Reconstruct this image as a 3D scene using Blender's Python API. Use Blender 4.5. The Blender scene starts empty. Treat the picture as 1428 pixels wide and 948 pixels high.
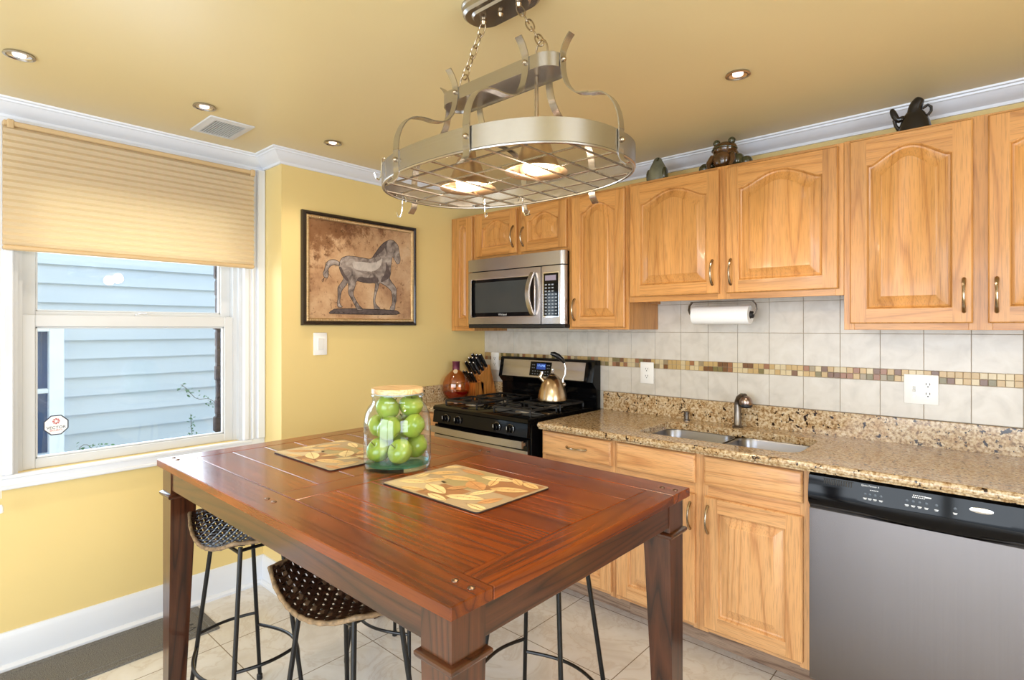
import bpy, bmesh, math, random
from mathutils import Vector, Matrix
from mathutils.geometry import tessellate_polygon
PI = math.pi
random.seed(7)
S = bpy.context.scene
COL = S.collection

# ------------------------------------------------------------------ camera, light, exposure
cam_d = bpy.data.cameras.new('camera'); cam = bpy.data.objects.new('camera', cam_d); COL.objects.link(cam)
cam.location = (2.8622, -2.8898, 1.407)
cam.rotation_euler = (PI/2, 0, math.radians(41.94))
cam_d.sensor_width = 36; cam_d.lens = 36*770.8/1428; cam_d.shift_y = -17.4/1428
cam_d.clip_start = 0.02
S.camera = cam
S.view_settings.view_transform = 'Standard'; S.view_settings.look = 'None'
S.view_settings.exposure = 0.42; S.view_settings.gamma = 1.0
S.view_settings.use_curve_mapping = False

W = bpy.data.worlds.new('sky'); S.world = W; W.use_nodes = True
bg = W.node_tree.nodes['Background']
bg.inputs[0].default_value = (.72, .85, 1.0, 1); bg.inputs[1].default_value = 2.1

def area(name, loc, target, sx, sy, power, color, spread=PI):
    l = bpy.data.lights.new(name, 'AREA'); l.shape = 'RECTANGLE'; l.size = sx; l.size_y = sy
    l.energy = power; l.color = color; l.spread = spread
    o = bpy.data.objects.new(name, l); COL.objects.link(o); o.location = loc
    d = Vector(target)-Vector(loc); o.rotation_euler = d.to_track_quat('-Z', 'Y').to_euler()
    return o
# added area lights fill the room through an unseen patio door and right-wall window
area('patio_fill', (2.5, -5.35, 1.25), (2.5, 0, 1.25), 3.2, 2.1, 98, (.86, .93, 1.0))
area('side_fill', (5.05, -2.7, 1.45), (0, -2.7, 1.3), 1.7, 1.4, 42, (.88, .94, 1.0))
area('daylight_window', (-.75, -2.1, 1.45), (2, -2.0, 1.0), .9, 1.1, 19, (.80, .90, 1.0))

# ------------------------------------------------------------------ materials
MATS = {}
def nm(name):
    m = bpy.data.materials.new(name); m.use_nodes = True
    nt = m.node_tree; b = nt.nodes['Principled BSDF']
    MATS[name] = m
    return m, nt, b
def N(nt, t, **kw):
    n = nt.nodes.new(t)
    for k, v in kw.items():
        if k.startswith('i_'): n.inputs[int(k[2:]) if k[2:].isdigit() else k[2:].replace('_', ' ')].default_value = v
        else: setattr(n, k, v)
    return n
def coords(nt, scale=(1, 1, 1), rot=(0, 0, 0), loc=(0, 0, 0), rnd=True):
    tc = N(nt, 'ShaderNodeTexCoord'); mp = N(nt, 'ShaderNodeMapping')
    mp.inputs['Scale'].default_value = scale; mp.inputs['Rotation'].default_value = rot; mp.inputs['Location'].default_value = loc
    if rnd:
        oi = N(nt, 'ShaderNodeObjectInfo'); ad = N(nt, 'ShaderNodeVectorMath', operation='ADD')
        mu = N(nt, 'ShaderNodeMath', operation='MULTIPLY', i_1=7.3)
        nt.links.new(oi.outputs['Random'], mu.inputs[0]); nt.links.new(tc.outputs['Object'], ad.inputs[0])
        nt.links.new(mu.outputs[0], ad.inputs[1]); nt.links.new(ad.outputs[0], mp.inputs[0])
    else: nt.links.new(tc.outputs['Object'], mp.inputs[0])
    return mp.outputs[0]
def ramp(nt, src, stops, interp='LINEAR'):
    r = N(nt, 'ShaderNodeValToRGB'); cr = r.color_ramp; cr.interpolation = interp
    while len(cr.elements) < len(stops): cr.elements.new(.5)
    for e, (p, c) in zip(cr.elements, stops): e.position = p; e.color = (*c, 1)
    nt.links.new(src, r.inputs[0]); return r.outputs[0]
def bump(nt, b, src, strength=.2, dist=.002):
    bp = N(nt, 'ShaderNodeBump'); bp.inputs['Strength'].default_value = strength; bp.inputs['Distance'].default_value = dist
    nt.links.new(src, bp.inputs['Height']); nt.links.new(bp.outputs[0], b.inputs['Normal'])
def srgb(r, g, b):
    f = lambda c: (c/255/12.92 if c/255 <= .04045 else ((c/255+.055)/1.055)**2.4)
    return (f(r), f(g), f(b))
def plain(name, rgb, rough=.5, metal=0, var=.06, nscale=6, spec=.5, coat=0, bmp=0):
    m, nt, b = nm(name)
    n = N(nt, 'ShaderNodeTexNoise', i_Scale=nscale, i_Detail=3.0); nt.links.new(coords(nt), n.inputs[0])
    c = srgb(*rgb)
    o = ramp(nt, n.outputs[0], [(.3, tuple(x*(1-var) for x in c)), (.7, tuple(min(1, x*(1+var)) for x in c))])
    nt.links.new(o, b.inputs['Base Color']); b.inputs['Roughness'].default_value = rough; b.inputs['Metallic'].default_value = metal
    b.inputs['Specular IOR Level'].default_value = spec; b.inputs['Coat Weight'].default_value = coat
    if bmp: bump(nt, b, n.outputs[0], bmp, .001)
    return m
def wood(name, dark, mid, light, axis, rough=.4, coat=.2, ring=9, stretch=14, pores=1.0, tonevar=.14):
    """axis = grain direction 0/1/2"""
    m, nt, b = nm(name)
    sc = [1.0, 1.0, 1.0]; sc[axis] = 1/stretch
    v = coords(nt, tuple(s*ring for s in sc))
    n1 = N(nt, 'ShaderNodeTexNoise', i_Scale=.55, i_Detail=2.0, i_Roughness=.5); nt.links.new(v, n1.inputs[0])
    w = N(nt, 'ShaderNodeMath', operation='MULTIPLY', i_1=16.0); nt.links.new(n1.outputs[0], w.inputs[0])
    f = N(nt, 'ShaderNodeMath', operation='FRACT'); nt.links.new(w.outputs[0], f.inputs[0])
    sc2 = [1.0, 1.0, 1.0]; sc2[axis] = 1/26
    v2 = coords(nt, tuple(s*330 for s in sc2))
    n2 = N(nt, 'ShaderNodeTexNoise', i_Scale=1.0, i_Detail=3.0); nt.links.new(v2, n2.inputs[0])
    sc3 = [1.0, 1.0, 1.0]; sc3[axis] = .12
    n3 = N(nt, 'ShaderNodeTexNoise', i_Scale=9.0, i_Detail=2.0); nt.links.new(coords(nt, tuple(sc3)), n3.inputs[0])
    base = ramp(nt, f.outputs[0], [(0, mid), (.5, light), (.8, mid), (.93, dark), (1, mid)])
    por = ramp(nt, n2.outputs[0], [(.36, tuple(1-.38*pores for _ in range(3))), (.5, (1, 1, 1))])
    tone = ramp(nt, n3.outputs[0], [(.3, (1-tonevar,)*3), (.7, (1+tonevar*.7, 1+tonevar*.6, 1+tonevar*.4))])
    a = N(nt, 'ShaderNodeMixRGB', blend_type='MULTIPLY', i_0=1.0); c = N(nt, 'ShaderNodeMixRGB', blend_type='MULTIPLY', i_0=1.0)
    nt.links.new(base, a.inputs[1]); nt.links.new(por, a.inputs[2]); nt.links.new(a.outputs[0], c.inputs[1]); nt.links.new(tone, c.inputs[2])
    nt.links.new(c.outputs[0], b.inputs['Base Color']); b.inputs['Roughness'].default_value = rough
    b.inputs['Coat Weight'].default_value = coat; b.inputs['Coat Roughness'].default_value = .12
    bump(nt, b, n2.outputs[0], .12, .0006)
    return m
OD, OM, OL = srgb(174, 116, 56), srgb(194, 136, 72), srgb(202, 145, 80)
oak_v = wood('oak_vertical', OD, OM, OL, 2, pores=.6, stretch=18, ring=7)
oak_h = wood('oak_horizontal', OD, OM, OL, 0, pores=.6, stretch=18, ring=7)
oak_y = wood('oak_depth', OD, OM, OL, 1)
BD, BM, BL = srgb(192, 136, 86), srgb(214, 162, 108), srgb(220, 170, 118)
base_v = wood('pale_oak_vertical', BD, BM, BL, 2, pores=.6, stretch=18, ring=7)
base_h = wood('pale_oak_horizontal', BD, BM, BL, 0, pores=.6, stretch=18, ring=7)
toe_m = wood('grey_brown_toe_kick', srgb(120, 92, 74), srgb(158, 130, 108), srgb(178, 152, 130), 0, rough=.6, coat=0)  # wood in a greyer, darker tone than the cabinet fronts
CD, CM, CL = srgb(92, 37, 7), srgb(118, 51, 10), srgb(138, 64, 13)
ch_x = wood('cherry_lengthwise', CD, CM, CL, 0, rough=.24, coat=.22, ring=11, pores=.5, tonevar=.34)
ch_y = wood('cherry_crosswise', CD, CM, CL, 1, rough=.24, coat=.22, ring=11, pores=.5, tonevar=.34)
DD, DM, DL = srgb(40, 18, 8), srgb(66, 32, 14), srgb(84, 44, 22)
dk_x = wood('dark_cherry_apron', DD, DM, DL, 0, rough=.3, coat=.5, ring=12, pores=.6)
dk_y = wood('dark_cherry_end', DD, DM, DL, 1, rough=.3, coat=.5, ring=12, pores=.6)
dk_z = wood('dark_cherry_leg', DD, DM, DL, 2, rough=.3, coat=.5, ring=12, pores=.6)
block_m = wood('knife_block_wood', srgb(150, 84, 30), srgb(196, 126, 56), srgb(212, 146, 76), 2, ring=20)
lid_m = wood('pale_lid_wood', srgb(200, 160, 110), srgb(222, 188, 140), srgb(236, 208, 165), 0, ring=16)

wall_m = plain('yellow_wall_paint', (226, 202, 138), .48, var=.02, nscale=1.5)
ceil_m = plain('tan_ceiling_paint', (216, 198, 150), .34, var=.02, nscale=1.2)
white_m = plain('white_trim_paint', (222, 226, 234), .32, var=.01)
vinyl_m = plain('white_vinyl', (204, 206, 208), .35, var=.02)
plate_m = plain('white_plate', (242, 242, 240), .3, var=.01)
slot_m = plain('dark_slot', (40, 38, 36), .6)
black_m = plain('gloss_black', (9, 9, 11), .08, var=.1, spec=.2)
matte_black = plain('matte_black', (20, 20, 22), .5, var=.1)
iron_m = plain('cast_iron', (26, 26, 28), .38, var=.15, nscale=40)
rod_m = plain('black_stool_rod', (18, 17, 18), .32, .3, var=.1)
chrome_m = plain('chrome', (225, 225, 228), .08, 1, var=.02)
pull_m = plain('satin_nickel_pull', (168, 152, 130), .22, 1, var=.05)
bolt_m = plain('bolt_head', (120, 100, 84), .35, 1, var=.1)
grout_m = plain('grout', (168, 152, 132), .8, var=.05, nscale=30)
faucet_m = plain('brushed_pewter', (126, 118, 110), .3, 1, var=.05)
handle_blk = plain('knife_handle', (16, 16, 18), .28, var=.1)
paper_m = plain('paper_towel', (244, 244, 242), .8, var=.01, bmp=.3, nscale=120)
rim_m = plain('seat_rim_cane', (132, 108, 80), .6, var=.45, nscale=70, bmp=.5)
weave_m = plain('seat_weave', (46, 30, 22), .35, var=.4, nscale=60, bmp=.3)
display_m = plain('dark_display', (5, 7, 10), .06, spec=.2)
card_m = plain('cardboard_core', (120, 84, 52), .7)

def steel(name, rgb, rough, axis, aniso=.6):
    m, nt, b = nm(name)
    sc = [220.0, 220.0, 220.0]; sc[axis] = 1.5
    n = N(nt, 'ShaderNodeTexNoise', i_Scale=1.0, i_Detail=2.0); nt.links.new(coords(nt, tuple(sc)), n.inputs[0])
    c = srgb(*rgb)
    nt.links.new(ramp(nt, n.outputs[0], [(.3, tuple(x*.96 for x in c)), (.7, c)]), b.inputs['Base Color'])
    b.inputs['Metallic'].default_value = 1; b.inputs['Roughness'].default_value = rough
    b.inputs['Anisotropic'].default_value = aniso
    bump(nt, b, n.outputs[0], .02, .0002)
    return m
steel_h = steel('brushed_steel_horizontal', (184, 182, 186), .26, 0)
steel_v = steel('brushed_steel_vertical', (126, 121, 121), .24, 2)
nickel_m = steel('brushed_nickel', (178, 174, 170), .27, 0, .3)
sink_m = steel('sink_steel', (150, 150, 156), .28, 0, .3)

# glass that lets daylight through
def pane(name, tint, fres=1.45, rough=0.0, mul=1.0):
    m = bpy.data.materials.new(name); m.use_nodes = True; nt = m.node_tree
    nt.nodes.remove(nt.nodes['Principled BSDF']); out = nt.nodes['Material Output']
    t = N(nt, 'ShaderNodeBsdfTransparent'); t.inputs[0].default_value = (*tint, 1)
    g = N(nt, 'ShaderNodeBsdfGlossy'); g.inputs['Roughness'].default_value = rough
    f = N(nt, 'ShaderNodeLayerWeight'); f.inputs[0].default_value = .5; pw = N(nt, 'ShaderNodeMath', operation='POWER', i_1=4.0); nt.links.new(f.outputs['Facing'], pw.inputs[0])
    mu = N(nt, 'ShaderNodeMath', operation='MULTIPLY_ADD', i_1=.55*mul, i_2=.04*mul); mu.use_clamp = True
    mx = N(nt, 'ShaderNodeMixShader'); nt.links.new(pw.outputs[0], mu.inputs[0]); nt.links.new(mu.outputs[0], mx.inputs[0])
    nt.links.new(t.outputs[0], mx.inputs[1]); nt.links.new(g.outputs[0], mx.inputs[2]); nt.links.new(mx.outputs[0], out.inputs[0])
    return m
glass_m = pane('window_glass', (.95, .98, 1.0))
jar_m = pane('jar_glass', (.88, .955, .985), 1.5, .02, 1.6)
base_glass = pane('aqua_glass_base', (.50, .95, 1.0), 1.45, .03, 1.3)
red_glass = pane('red_bottle_glass', (.97, .76, .56), 1.5, .02, 1.8)

def emit(name, rgb, s):
    m, nt, b = nm(name); b.inputs['Base Color'].default_value = (*rgb, 1)
    b.inputs['Emission Color'].default_value = (*rgb, 1); b.inputs['Emission Strength'].default_value = s
    return m
bulb_m = emit('lit_bulb', (1, .88, .72), 7)
bulb2_m = emit('lit_recessed_lamp', (1, .86, .78), 1.4)
led_m = emit('blue_clock_display', (.02, .06, .30), .25)

def granite():
    m, nt, b = nm('granite')
    v = coords(nt, rnd=False)
    n1 = N(nt, 'ShaderNodeTexNoise', i_Scale=95.0, i_Detail=3.0, i_Roughness=.6); nt.links.new(v, n1.inputs[0])
    n2 = N(nt, 'ShaderNodeTexNoise', i_Scale=26.0, i_Detail=2.0); nt.links.new(v, n2.inputs[0])
    n3 = N(nt, 'ShaderNodeTexNoise', i_Scale=42.0, i_Detail=2.5, i_Roughness=.7); nt.links.new(v, n3.inputs[0])
    c1 = ramp(nt, n1.outputs[0], [(.30, srgb(118, 92, 62)), (.43, srgb(166, 140, 106)), (.52, srgb(196, 176, 144)), (.66, srgb(214, 202, 180))])
    c2 = ramp(nt, n2.outputs[0], [(.33, (.80, .66, .50)), (.50, (.96, .90, .80)), (.7, (.98, .96, .94))])
    k = ramp(nt, n3.outputs[0], [(.355, srgb(60, 38, 30)), (.395, (1, 1, 1))])
    a = N(nt, 'ShaderNodeMixRGB', blend_type='MULTIPLY', i_0=1.0); c = N(nt, 'ShaderNodeMixRGB', blend_type='MULTIPLY', i_0=1.0)
    nt.links.new(c1, a.inputs[1]); nt.links.new(c2, a.inputs[2]); nt.links.new(a.outputs[0], c.inputs[1]); nt.links.new(k, c.inputs[2])
    nt.links.new(c.outputs[0], b.inputs['Base Color']); b.inputs['Roughness'].default_value = .14
    return m
granite_m = granite()

def floor_mat():
    m, nt, b = nm('floor_tile')
    br = N(nt, 'ShaderNodeTexBrick', offset=0.0, squash=1.0)
    br.inputs['Scale'].default_value = 1; br.inputs['Brick Width'].default_value = .472; br.inputs['Row Height'].default_value = .472
    br.inputs['Mortar Size'].default_value = .0022; br.inputs['Mortar Smooth'].default_value = .1
    br.inputs['Color1'].default_value = (0, 0, 0, 1); br.inputs['Color2'].default_value = (0, 0, 0, 1); br.inputs['Mortar'].default_value = (1, 1, 1, 1)
    nt.links.new(coords(nt, loc=(-1.21+.472*5, .517+.472*12, 0), rnd=False), br.inputs[0])
    n = N(nt, 'ShaderNodeTexNoise', i_Scale=3.2, i_Detail=5.0, i_Roughness=.6, i_Distortion=1.6); nt.links.new(coords(nt, rnd=False), n.inputs[0])
    col = ramp(nt, n.outputs[0], [(.36, srgb(210, 205, 198)), (.47, srgb(219, 216, 211)), (.505, srgb(209, 202, 194)), (.54, srgb(220, 217, 212)), (.7, srgb(226, 224, 221))])
    mx = N(nt, 'ShaderNodeMixRGB'); nt.links.new(br.outputs['Color'], mx.inputs[0]); nt.links.new(col, mx.inputs[1])
    mx.inputs[2].default_value = (*srgb(132, 118, 102), 1)
    nt.links.new(mx.outputs[0], b.inputs['Base Color']); b.inputs['Roughness'].default_value = .16
    return m
floor_m = floor_mat()

def tile_mat():
    m, nt, b = nm('wall_tile')
    n = N(nt, 'ShaderNodeTexNoise', i_Scale=14.0, i_Detail=4.0, i_Distortion=.8); nt.links.new(coords(nt, rnd=False), n.inputs[0])
    nt.links.new(ramp(nt, n.outputs[0], [(.3, srgb(196, 190, 180)), (.5, srgb(206, 200, 190)), (.7, srgb(212, 207, 198))]), b.inputs['Base Color'])
    b.inputs['Roughness'].default_value = .3
    return m
tile_m = tile_mat()
mosaic = [plain('mosaic_'+n, c, .28, var=.08) for n, c in
          [('brown', (112, 74, 40)), ('tan', (188, 158, 104)), ('olive', (120, 108, 62)), ('sand', (204, 186, 146)), ('russet', (146, 98, 64)), ('taupe', (150, 134, 104))]]

# ------------------------------------------------------------------ mesh helpers
class MB:
    def __init__(s): s.bm = bmesh.new()
    def box(s, x0, x1, y0, y1, z0, z1, bev=0, mi=0, seg=1):
        r = bmesh.ops.create_cube(s.bm, size=1)
        for v in r['verts']: v.co = ((x0+x1)/2+v.co.x*(x1-x0), (y0+y1)/2+v.co.y*(y1-y0), (z0+z1)/2+v.co.z*(z1-z0))
        fs = set(f for v in r['verts'] for f in v.link_faces)
        if bev:
            es = list(set(e for v in r['verts'] for e in v.link_edges))
            q = bmesh.ops.bevel(s.bm, geom=es, offset=bev, segments=seg, affect='EDGES', profile=.5)
            fs = set(f for v in q['verts'] for f in v.link_faces) | set(f for f in fs if f.is_valid)
        for f in fs: f.material_index = mi
        return s
    def loops(s, L, mi=0, closed=True, cap0=False, cap1=False, wrap=False):
        """bridge successive loops of equal point count"""
        V = [[s.bm.verts.new(p) for p in l] for l in L]
        n = len(L[0]); prs = list(zip(V, V[1:])) + ([(V[-1], V[0])] if wrap else [])
        for i, (a, b) in enumerate(prs):
            for k in range(n if closed else n-1):
                j = (k+1) % n
                f = s.bm.faces.new((a[k], a[j], b[j], b[k])); f.material_index = mi if isinstance(mi, int) else mi[i]
        last = mi if isinstance(mi, int) else mi[-1]
        if cap0: f = s.bm.faces.new(list(reversed(V[0]))); f.material_index = mi if isinstance(mi, int) else mi[0]
        if cap1: f = s.bm.faces.new(V[-1]); f.material_index = last
        return s
    def lathe(s, prof, c=(0, 0, 0), n=32, mi=0, sx=1, sy=1, axis=2, cap0=True, cap1=True):
        L = []
        for r, h in prof:
            l = []
            for k in range(n):
                a = 2*PI*k/n; p = [r*math.cos(a)*sx, r*math.sin(a)*sy, h]
                if axis == 1: p = [p[0], -h, p[1]]      # points to -y
                if axis == 0: p = [h, p[0], p[1]]
                l.append((c[0]+p[0], c[1]+p[1], c[2]+p[2]))
            L.append(l)
        return s.loops(L, mi, cap0=cap0, cap1=cap1)
    def tube(s, pts, r, n=8, mi=0, closed=False, flat=None, up=None):
        """round tube, or flat=(w,t) strap along pts"""
        pts = [Vector(p) for p in pts]; m = len(pts); L = []; prev = None
        for i, p in enumerate(pts):
            if closed: t = (pts[(i+1) % m]-pts[i-1]).normalized()
            else: t = (pts[min(i+1, m-1)]-pts[max(i-1, 0)]).normalized()
            if up is not None: u = Vector(up)
            elif prev is not None: u = prev
            else: u = Vector((0, 0, 1)) if abs(t.z) < .9 else Vector((1, 0, 0))
            a = (u-t*u.dot(t))
            if a.length < 1e-5: a = t.orthogonal()
            a.normalize(); b = t.cross(a); prev = a
            rr = r[i] if isinstance(r, (list, tuple)) else r
            if flat:
                w, h = flat; l = [p+a*w*x+b*h*y for x, y in ((-.5, -.5), (.5, -.5), (.5, .5), (-.5, .5))]
            else: l = [p+(a*math.cos(2*PI*k/n)+b*math.sin(2*PI*k/n))*rr for k in range(n)]
            L.append(l)
        return s.loops(L, mi, cap0=not closed, cap1=not closed, wrap=closed)
    def prism(s, poly, axis, a0, a1, mi=0):
        """poly = 2d points in the plane normal to axis"""
        def P(q, h):
            if axis == 0: return (h, q[0], q[1])
            if axis == 1: return (q[0], h, q[1])
            return (q[0], q[1], h)
        return s.loops([[P(q, a0) for q in poly], [P(q, a1) for q in poly]], mi, cap0=True, cap1=True)
    def sphere(s, c, r, mi=0, u=16, v=10, sc=(1, 1, 1)):
        q = bmesh.ops.create_uvsphere(s.bm, u_segments=u, v_segments=v, radius=r)
        for x in q['verts']: x.co = Vector((x.co.x*sc[0]+c[0], x.co.y*sc[1]+c[1], x.co.z*sc[2]+c[2]))
        for f in set(f for x in q['verts'] for f in x.link_faces): f.material_index = mi
        return s
    def xf(s, M):
        for v in s.bm.verts: v.co = M @ v.co
        return s
    def build(s, name, mats, parent=None, ang=35, world=True, recalc=True):
        if recalc: bmesh.ops.recalc_face_normals(s.bm, faces=s.bm.faces)
        me = bpy.data.meshes.new(name); s.bm.to_mesh(me); s.bm.free()
        for m in (mats if isinstance(mats, (list, tuple)) else [mats]): me.materials.append(m)
        if ang:
            me.polygons.foreach_set('use_smooth', [True]*len(me.polygons)); me.set_sharp_from_angle(angle=math.radians(ang))
        o = bpy.data.objects.new(name, me); COL.objects.link(o)
        if parent:
            o.parent = parent; r = parent
            while r.parent: r = r.parent
            if world: me.transform(MW[r.name].inverted())
        else: MW[o.name] = Matrix()
        return o
MW = {}
def thing(name, label, cat, loc=(0, 0, 0), rz=0, group=None, kind=None):
    o = bpy.data.objects.new(name, None); COL.objects.link(o); o.empty_display_size = .05
    o.location = loc; o.rotation_euler = (0, 0, rz); MW[o.name] = Matrix.Translation(loc) @ Matrix.Rotation(rz, 4, 'Z')
    if kind: o['kind'] = kind
    else: o['label'] = label; o['category'] = cat
    if group: o['group'] = group
    return o
def tag(o, label, cat, group=None):
    o['label'] = label; o['category'] = cat
    if group: o['group'] = group
    return o
def struct(o): o['kind'] = 'structure'; return o
def copy_tree(o, parent=None):
    c = o.copy(); COL.objects.link(c); c.parent = parent
    for ch in [x for x in list(bpy.data.objects) if x.parent == o]: copy_tree(ch, c)
    return c
def text_mesh(body, size, mat, name, parent, M, extrude=.0004, font_align='CENTER', squash=1.0):
    cu = bpy.data.curves.new('t', 'FONT'); cu.body = body; cu.size = size; cu.extrude = extrude
    cu.align_x = font_align; cu.align_y = 'CENTER'
    t = bpy.data.objects.new('t', cu); COL.objects.link(t)
    dg = bpy.context.evaluated_depsgraph_get(); dg.update()
    me = bpy.data.meshes.new_from_object(t.evaluated_get(dg)); bpy.data.objects.remove(t)
    me.transform(M @ Matrix.Diagonal((squash, 1, 1, 1))); me.materials.clear(); me.materials.append(mat)
    o = bpy.data.objects.new(name, me); COL.objects.link(o)
    r = parent
    while r.parent: r = r.parent
    me.transform(MW[r.name].inverted()); o.parent = parent
    return o
def face_front(x, y, z):     # text in the xz plane read from -y
    return Matrix.Translation((x, y, z)) @ Matrix.Rotation(PI/2, 4, 'X')
def rrect(x0, x1, y0, y1, r, n=5):
    P = []
    for cx, cy, a0 in ((x1-r, y1-r, 0), (x0+r, y1-r, 90), (x0+r, y0+r, 180), (x1-r, y0+r, 270)):
        for k in range(n+1):
            a = math.radians(a0+90*k/n); P.append((cx+r*math.cos(a), cy+r*math.sin(a)))
    return P

# ------------------------------------------------------------------ the room
CZ = 2.34
struct(MB().box(-.22, 4.7, -4.85, 0, -.12, 0).build('floor', floor_m, ang=0))
struct(MB().box(-.4, 4.9, -5.0, .15, CZ, CZ+.12).build('ceiling', ceil_m, ang=0))
OY0, OY1, OZ0, OZ1 = -2.556, -1.657, .80, 2.02
m = MB(); X0, X1 = -.37, -.215
m.box(X0, X1, -4.85, OY0, 0, CZ); m.box(X0, X1, OY1, -1.53, 0, CZ)
m.box(X0, X1, OY0, OY1, 0, OZ0); m.box(X0, X1, OY0, OY1, OZ1, CZ); m.box(X0, 0, -1.53, .15, 0, CZ)
struct(m.build('wall_left', wall_m, ang=0))
struct(MB().box(0, 4.9, 0, .15, 0, CZ).build('wall_back', wall_m, ang=0))
m = MB(); m.box(-.37, .8, -5.0, -4.85, 0, CZ); m.box(4.1, 4.9, -5.0, -4.85, 0, CZ); m.box(.8, 4.1, -5.0, -4.85, 2.16, CZ)
struct(m.build('wall_front', wall_m, ang=0))
m = MB(); m.box(4.7, 4.9, -4.85, -3.6, 0, CZ); m.box(4.7, 4.9, -1.8, 0, 0, CZ); m.box(4.7, 4.9, -3.6, -1.8, 0, .75); m.box(4.7, 4.9, -3.6, -1.8, 2.1, CZ)
struct(m.build('wall_right', wall_m, ang=0))
m = MB()
for x in (.8, 2.41, 4.02): m.box(x, x+.08, -4.96, -4.88, 0, 2.16, .004)
m.box(.88, 4.02, -4.96, -4.88, 2.08, 2.16, .004); m.box(.88, 4.02, -4.96, -4.88, 0, .05, .004)
struct(m.build('added_door_1', white_m))  # unseen patio door frame, added with its opening for the area light
m = MB()
for y in (-3.6, -2.73, -1.86): m.box(4.78, 4.84, y, y+.06, .75, 2.1, .004)
m.box(4.78, 4.84, -3.54, -1.86, .75, .81, .004); m.box(4.78, 4.84, -3.54, -1.86, 2.04, 2.1, .004)
struct(m.build('added_window_2', white_m))  # unseen window frame, added with its opening for the side area light

def sweep(path, prof):
    L = []; P = [Vector(p) for p in path]
    for i, p in enumerate(P):
        d0 = (P[i]-P[i-1]).normalized() if i else (P[1]-P[0]).normalized()
        d1 = (P[i+1]-P[i]).normalized() if i < len(P)-1 else d0
        n0 = Vector((d0.y, -d0.x)); n1 = Vector((d1.y, -d1.x)); b = (n0+n1).normalized(); k = 1/max(.2, b.dot(n0))
        L.append([(p.x+b.x*k*o, p.y+b.y*k*o, z) for o, z in prof])
    return L
path = [(-.215, -4.85), (-.215, -1.53), (0, -1.53), (0, 0), (4.7, 0)]
crown = [(0, 2.272), (.010, 2.272), (.012, 2.284), (.018, 2.288), (.028, 2.292), (.046, 2.306), (.060, 2.322), (.066, 2.324), (.068, 2.331), (.078, 2.333), (.080, 2.3401), (0, 2.3401)]
struct(MB().loops(sweep(path, crown), cap0=True, cap1=True).build('trim_1', white_m, ang=25))
bb = [(0, 0), (.030, 0), (.030, .012), (.020, .022), (.014, .024), (.014, .128), (.010, .138), (.006, .150), (0, .152)]
struct(MB().loops(sweep([(-.215, -4.85), (-.215, -1.53), (0, -1.53), (0, -.62)], bb), cap0=True, cap1=True).build('baseboard_left', white_m, ang=25))

# window in the left wall
win = thing('window_1', None, None, (-.215, -2.1, OZ0), kind='structure')
m = MB()
def casing(y0, y1, z0, z1, vert=True):
    m.box(-.215, -.197, y0, y1, z0, z1, .002)
m = MB()
m.box(-.2149, -.198, OY1+.012, -1.531, .80, 2.272, .002)          # right casing and its mouldings
m.box(-.1985, -.188, OY1+.012, OY1+.040, .80, 2.0, .004); m.box(-.1985, -.183, -1.575, -1.531, .80, 2.272, .005)
m.box(-.1985, -.192, OY1+.055, OY1+.070, .80, 2.0, .003)
m.box(-.2149, -.198, -2.70, OY0-.012, .80, 2.272, .002)
m.box(-.1985, -.188, OY0-.040, OY0-.012, .80, 2.0, .004); m.box(-.1985, -.183, -2.70, -2.655, .80, 2.272, .005)
m.box(-.1985, -.192, OY0-.070, OY0-.055, .80, 2.0, .003)
m.box(-.2149, -.198, OY0-.012, OY1+.012, 2.0, 2.272, .002)
m.box(-.2149, -.194, -2.70, -1.531, .742, .80, .003); m.box(-.1985, -.182, -2.70, -1.531, .742, .758, .004); m.box(-.1985, -.188, -2.62, -1.60, .785, .80, .003)
m.build('window_frame', white_m, win)
m = MB()
m.box(-.37, -.2149, OY0-.012, OY0+.004, .79, 2.02); m.box(-.37, -.2149, OY1-.004, OY1+.012, .79, 2.02)
m.box(-.37, -.205, OY0, OY1, .786, .799, .002); m.box(-.37, -.2149, OY0, OY1, 2.005, 2.02)
m.box(-.30, -.245, OY0+.004, OY0+.022, .80, 2.005); m.box(-.30, -.245, OY1-.022, OY1-.004, .80, 2.005)
m.build('window_jamb', vinyl_m, win)
def sash(x0, x1, y0, y1, z0, z1, st, br, tr, name):
    m = MB(); m.box(x0, x1, y0, y0+st, z0, z1, .003); m.box(x0, x1, y1-st, y1, z0, z1, .003)
    m.box(x0, x1-.001, y0+st-.001, y1-st+.001, z0, z0+br, .003); m.box(x0, x1-.001, y0+st-.001, y1-st+.001, z1-tr, z1, .003)
    a = .008                        # glazing bead
    for yy in (y0+st, y1-st-a): m.box(x0+.006, x1-.007, yy, yy+a, z0+br, z1-tr, .002)
    for zz in (z0+br, z1-tr-a): m.box(x0+.006, x1-.007, y0+st, y1-st, zz, zz+a, .002)
    s_ = m.build(name, vinyl_m, win)
    MB().box((x0+x1)/2-.002, (x0+x1)/2+.002, y0+st, y1-st, z0+br, z1-tr).build('pane', glass_m, s_, ang=0)
    return s_
SY0, SY1 = OY0+.02, OY1-.02
lower = sash(-.284, -.25, SY0, SY1, .80, 1.462, .045, .042, .052, 'sash')
upper = sash(-.322, -.288, SY0, SY1, 1.42, 2.0, .05, .058, .04, 'sash')
m = MB(); m.box(-.284, -.262, -2.12, -2.07, 1.462, 1.470, .002); m.lathe([(.011, 0), (.011, .006), (.005, .008)], (-.272, -2.10, 1.470), 12); m.tube([(-.272, -2.10, 1.474), (-.262, -2.075, 1.475)], .004)
m.build('sash_lock', vinyl_m, lower)

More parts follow.
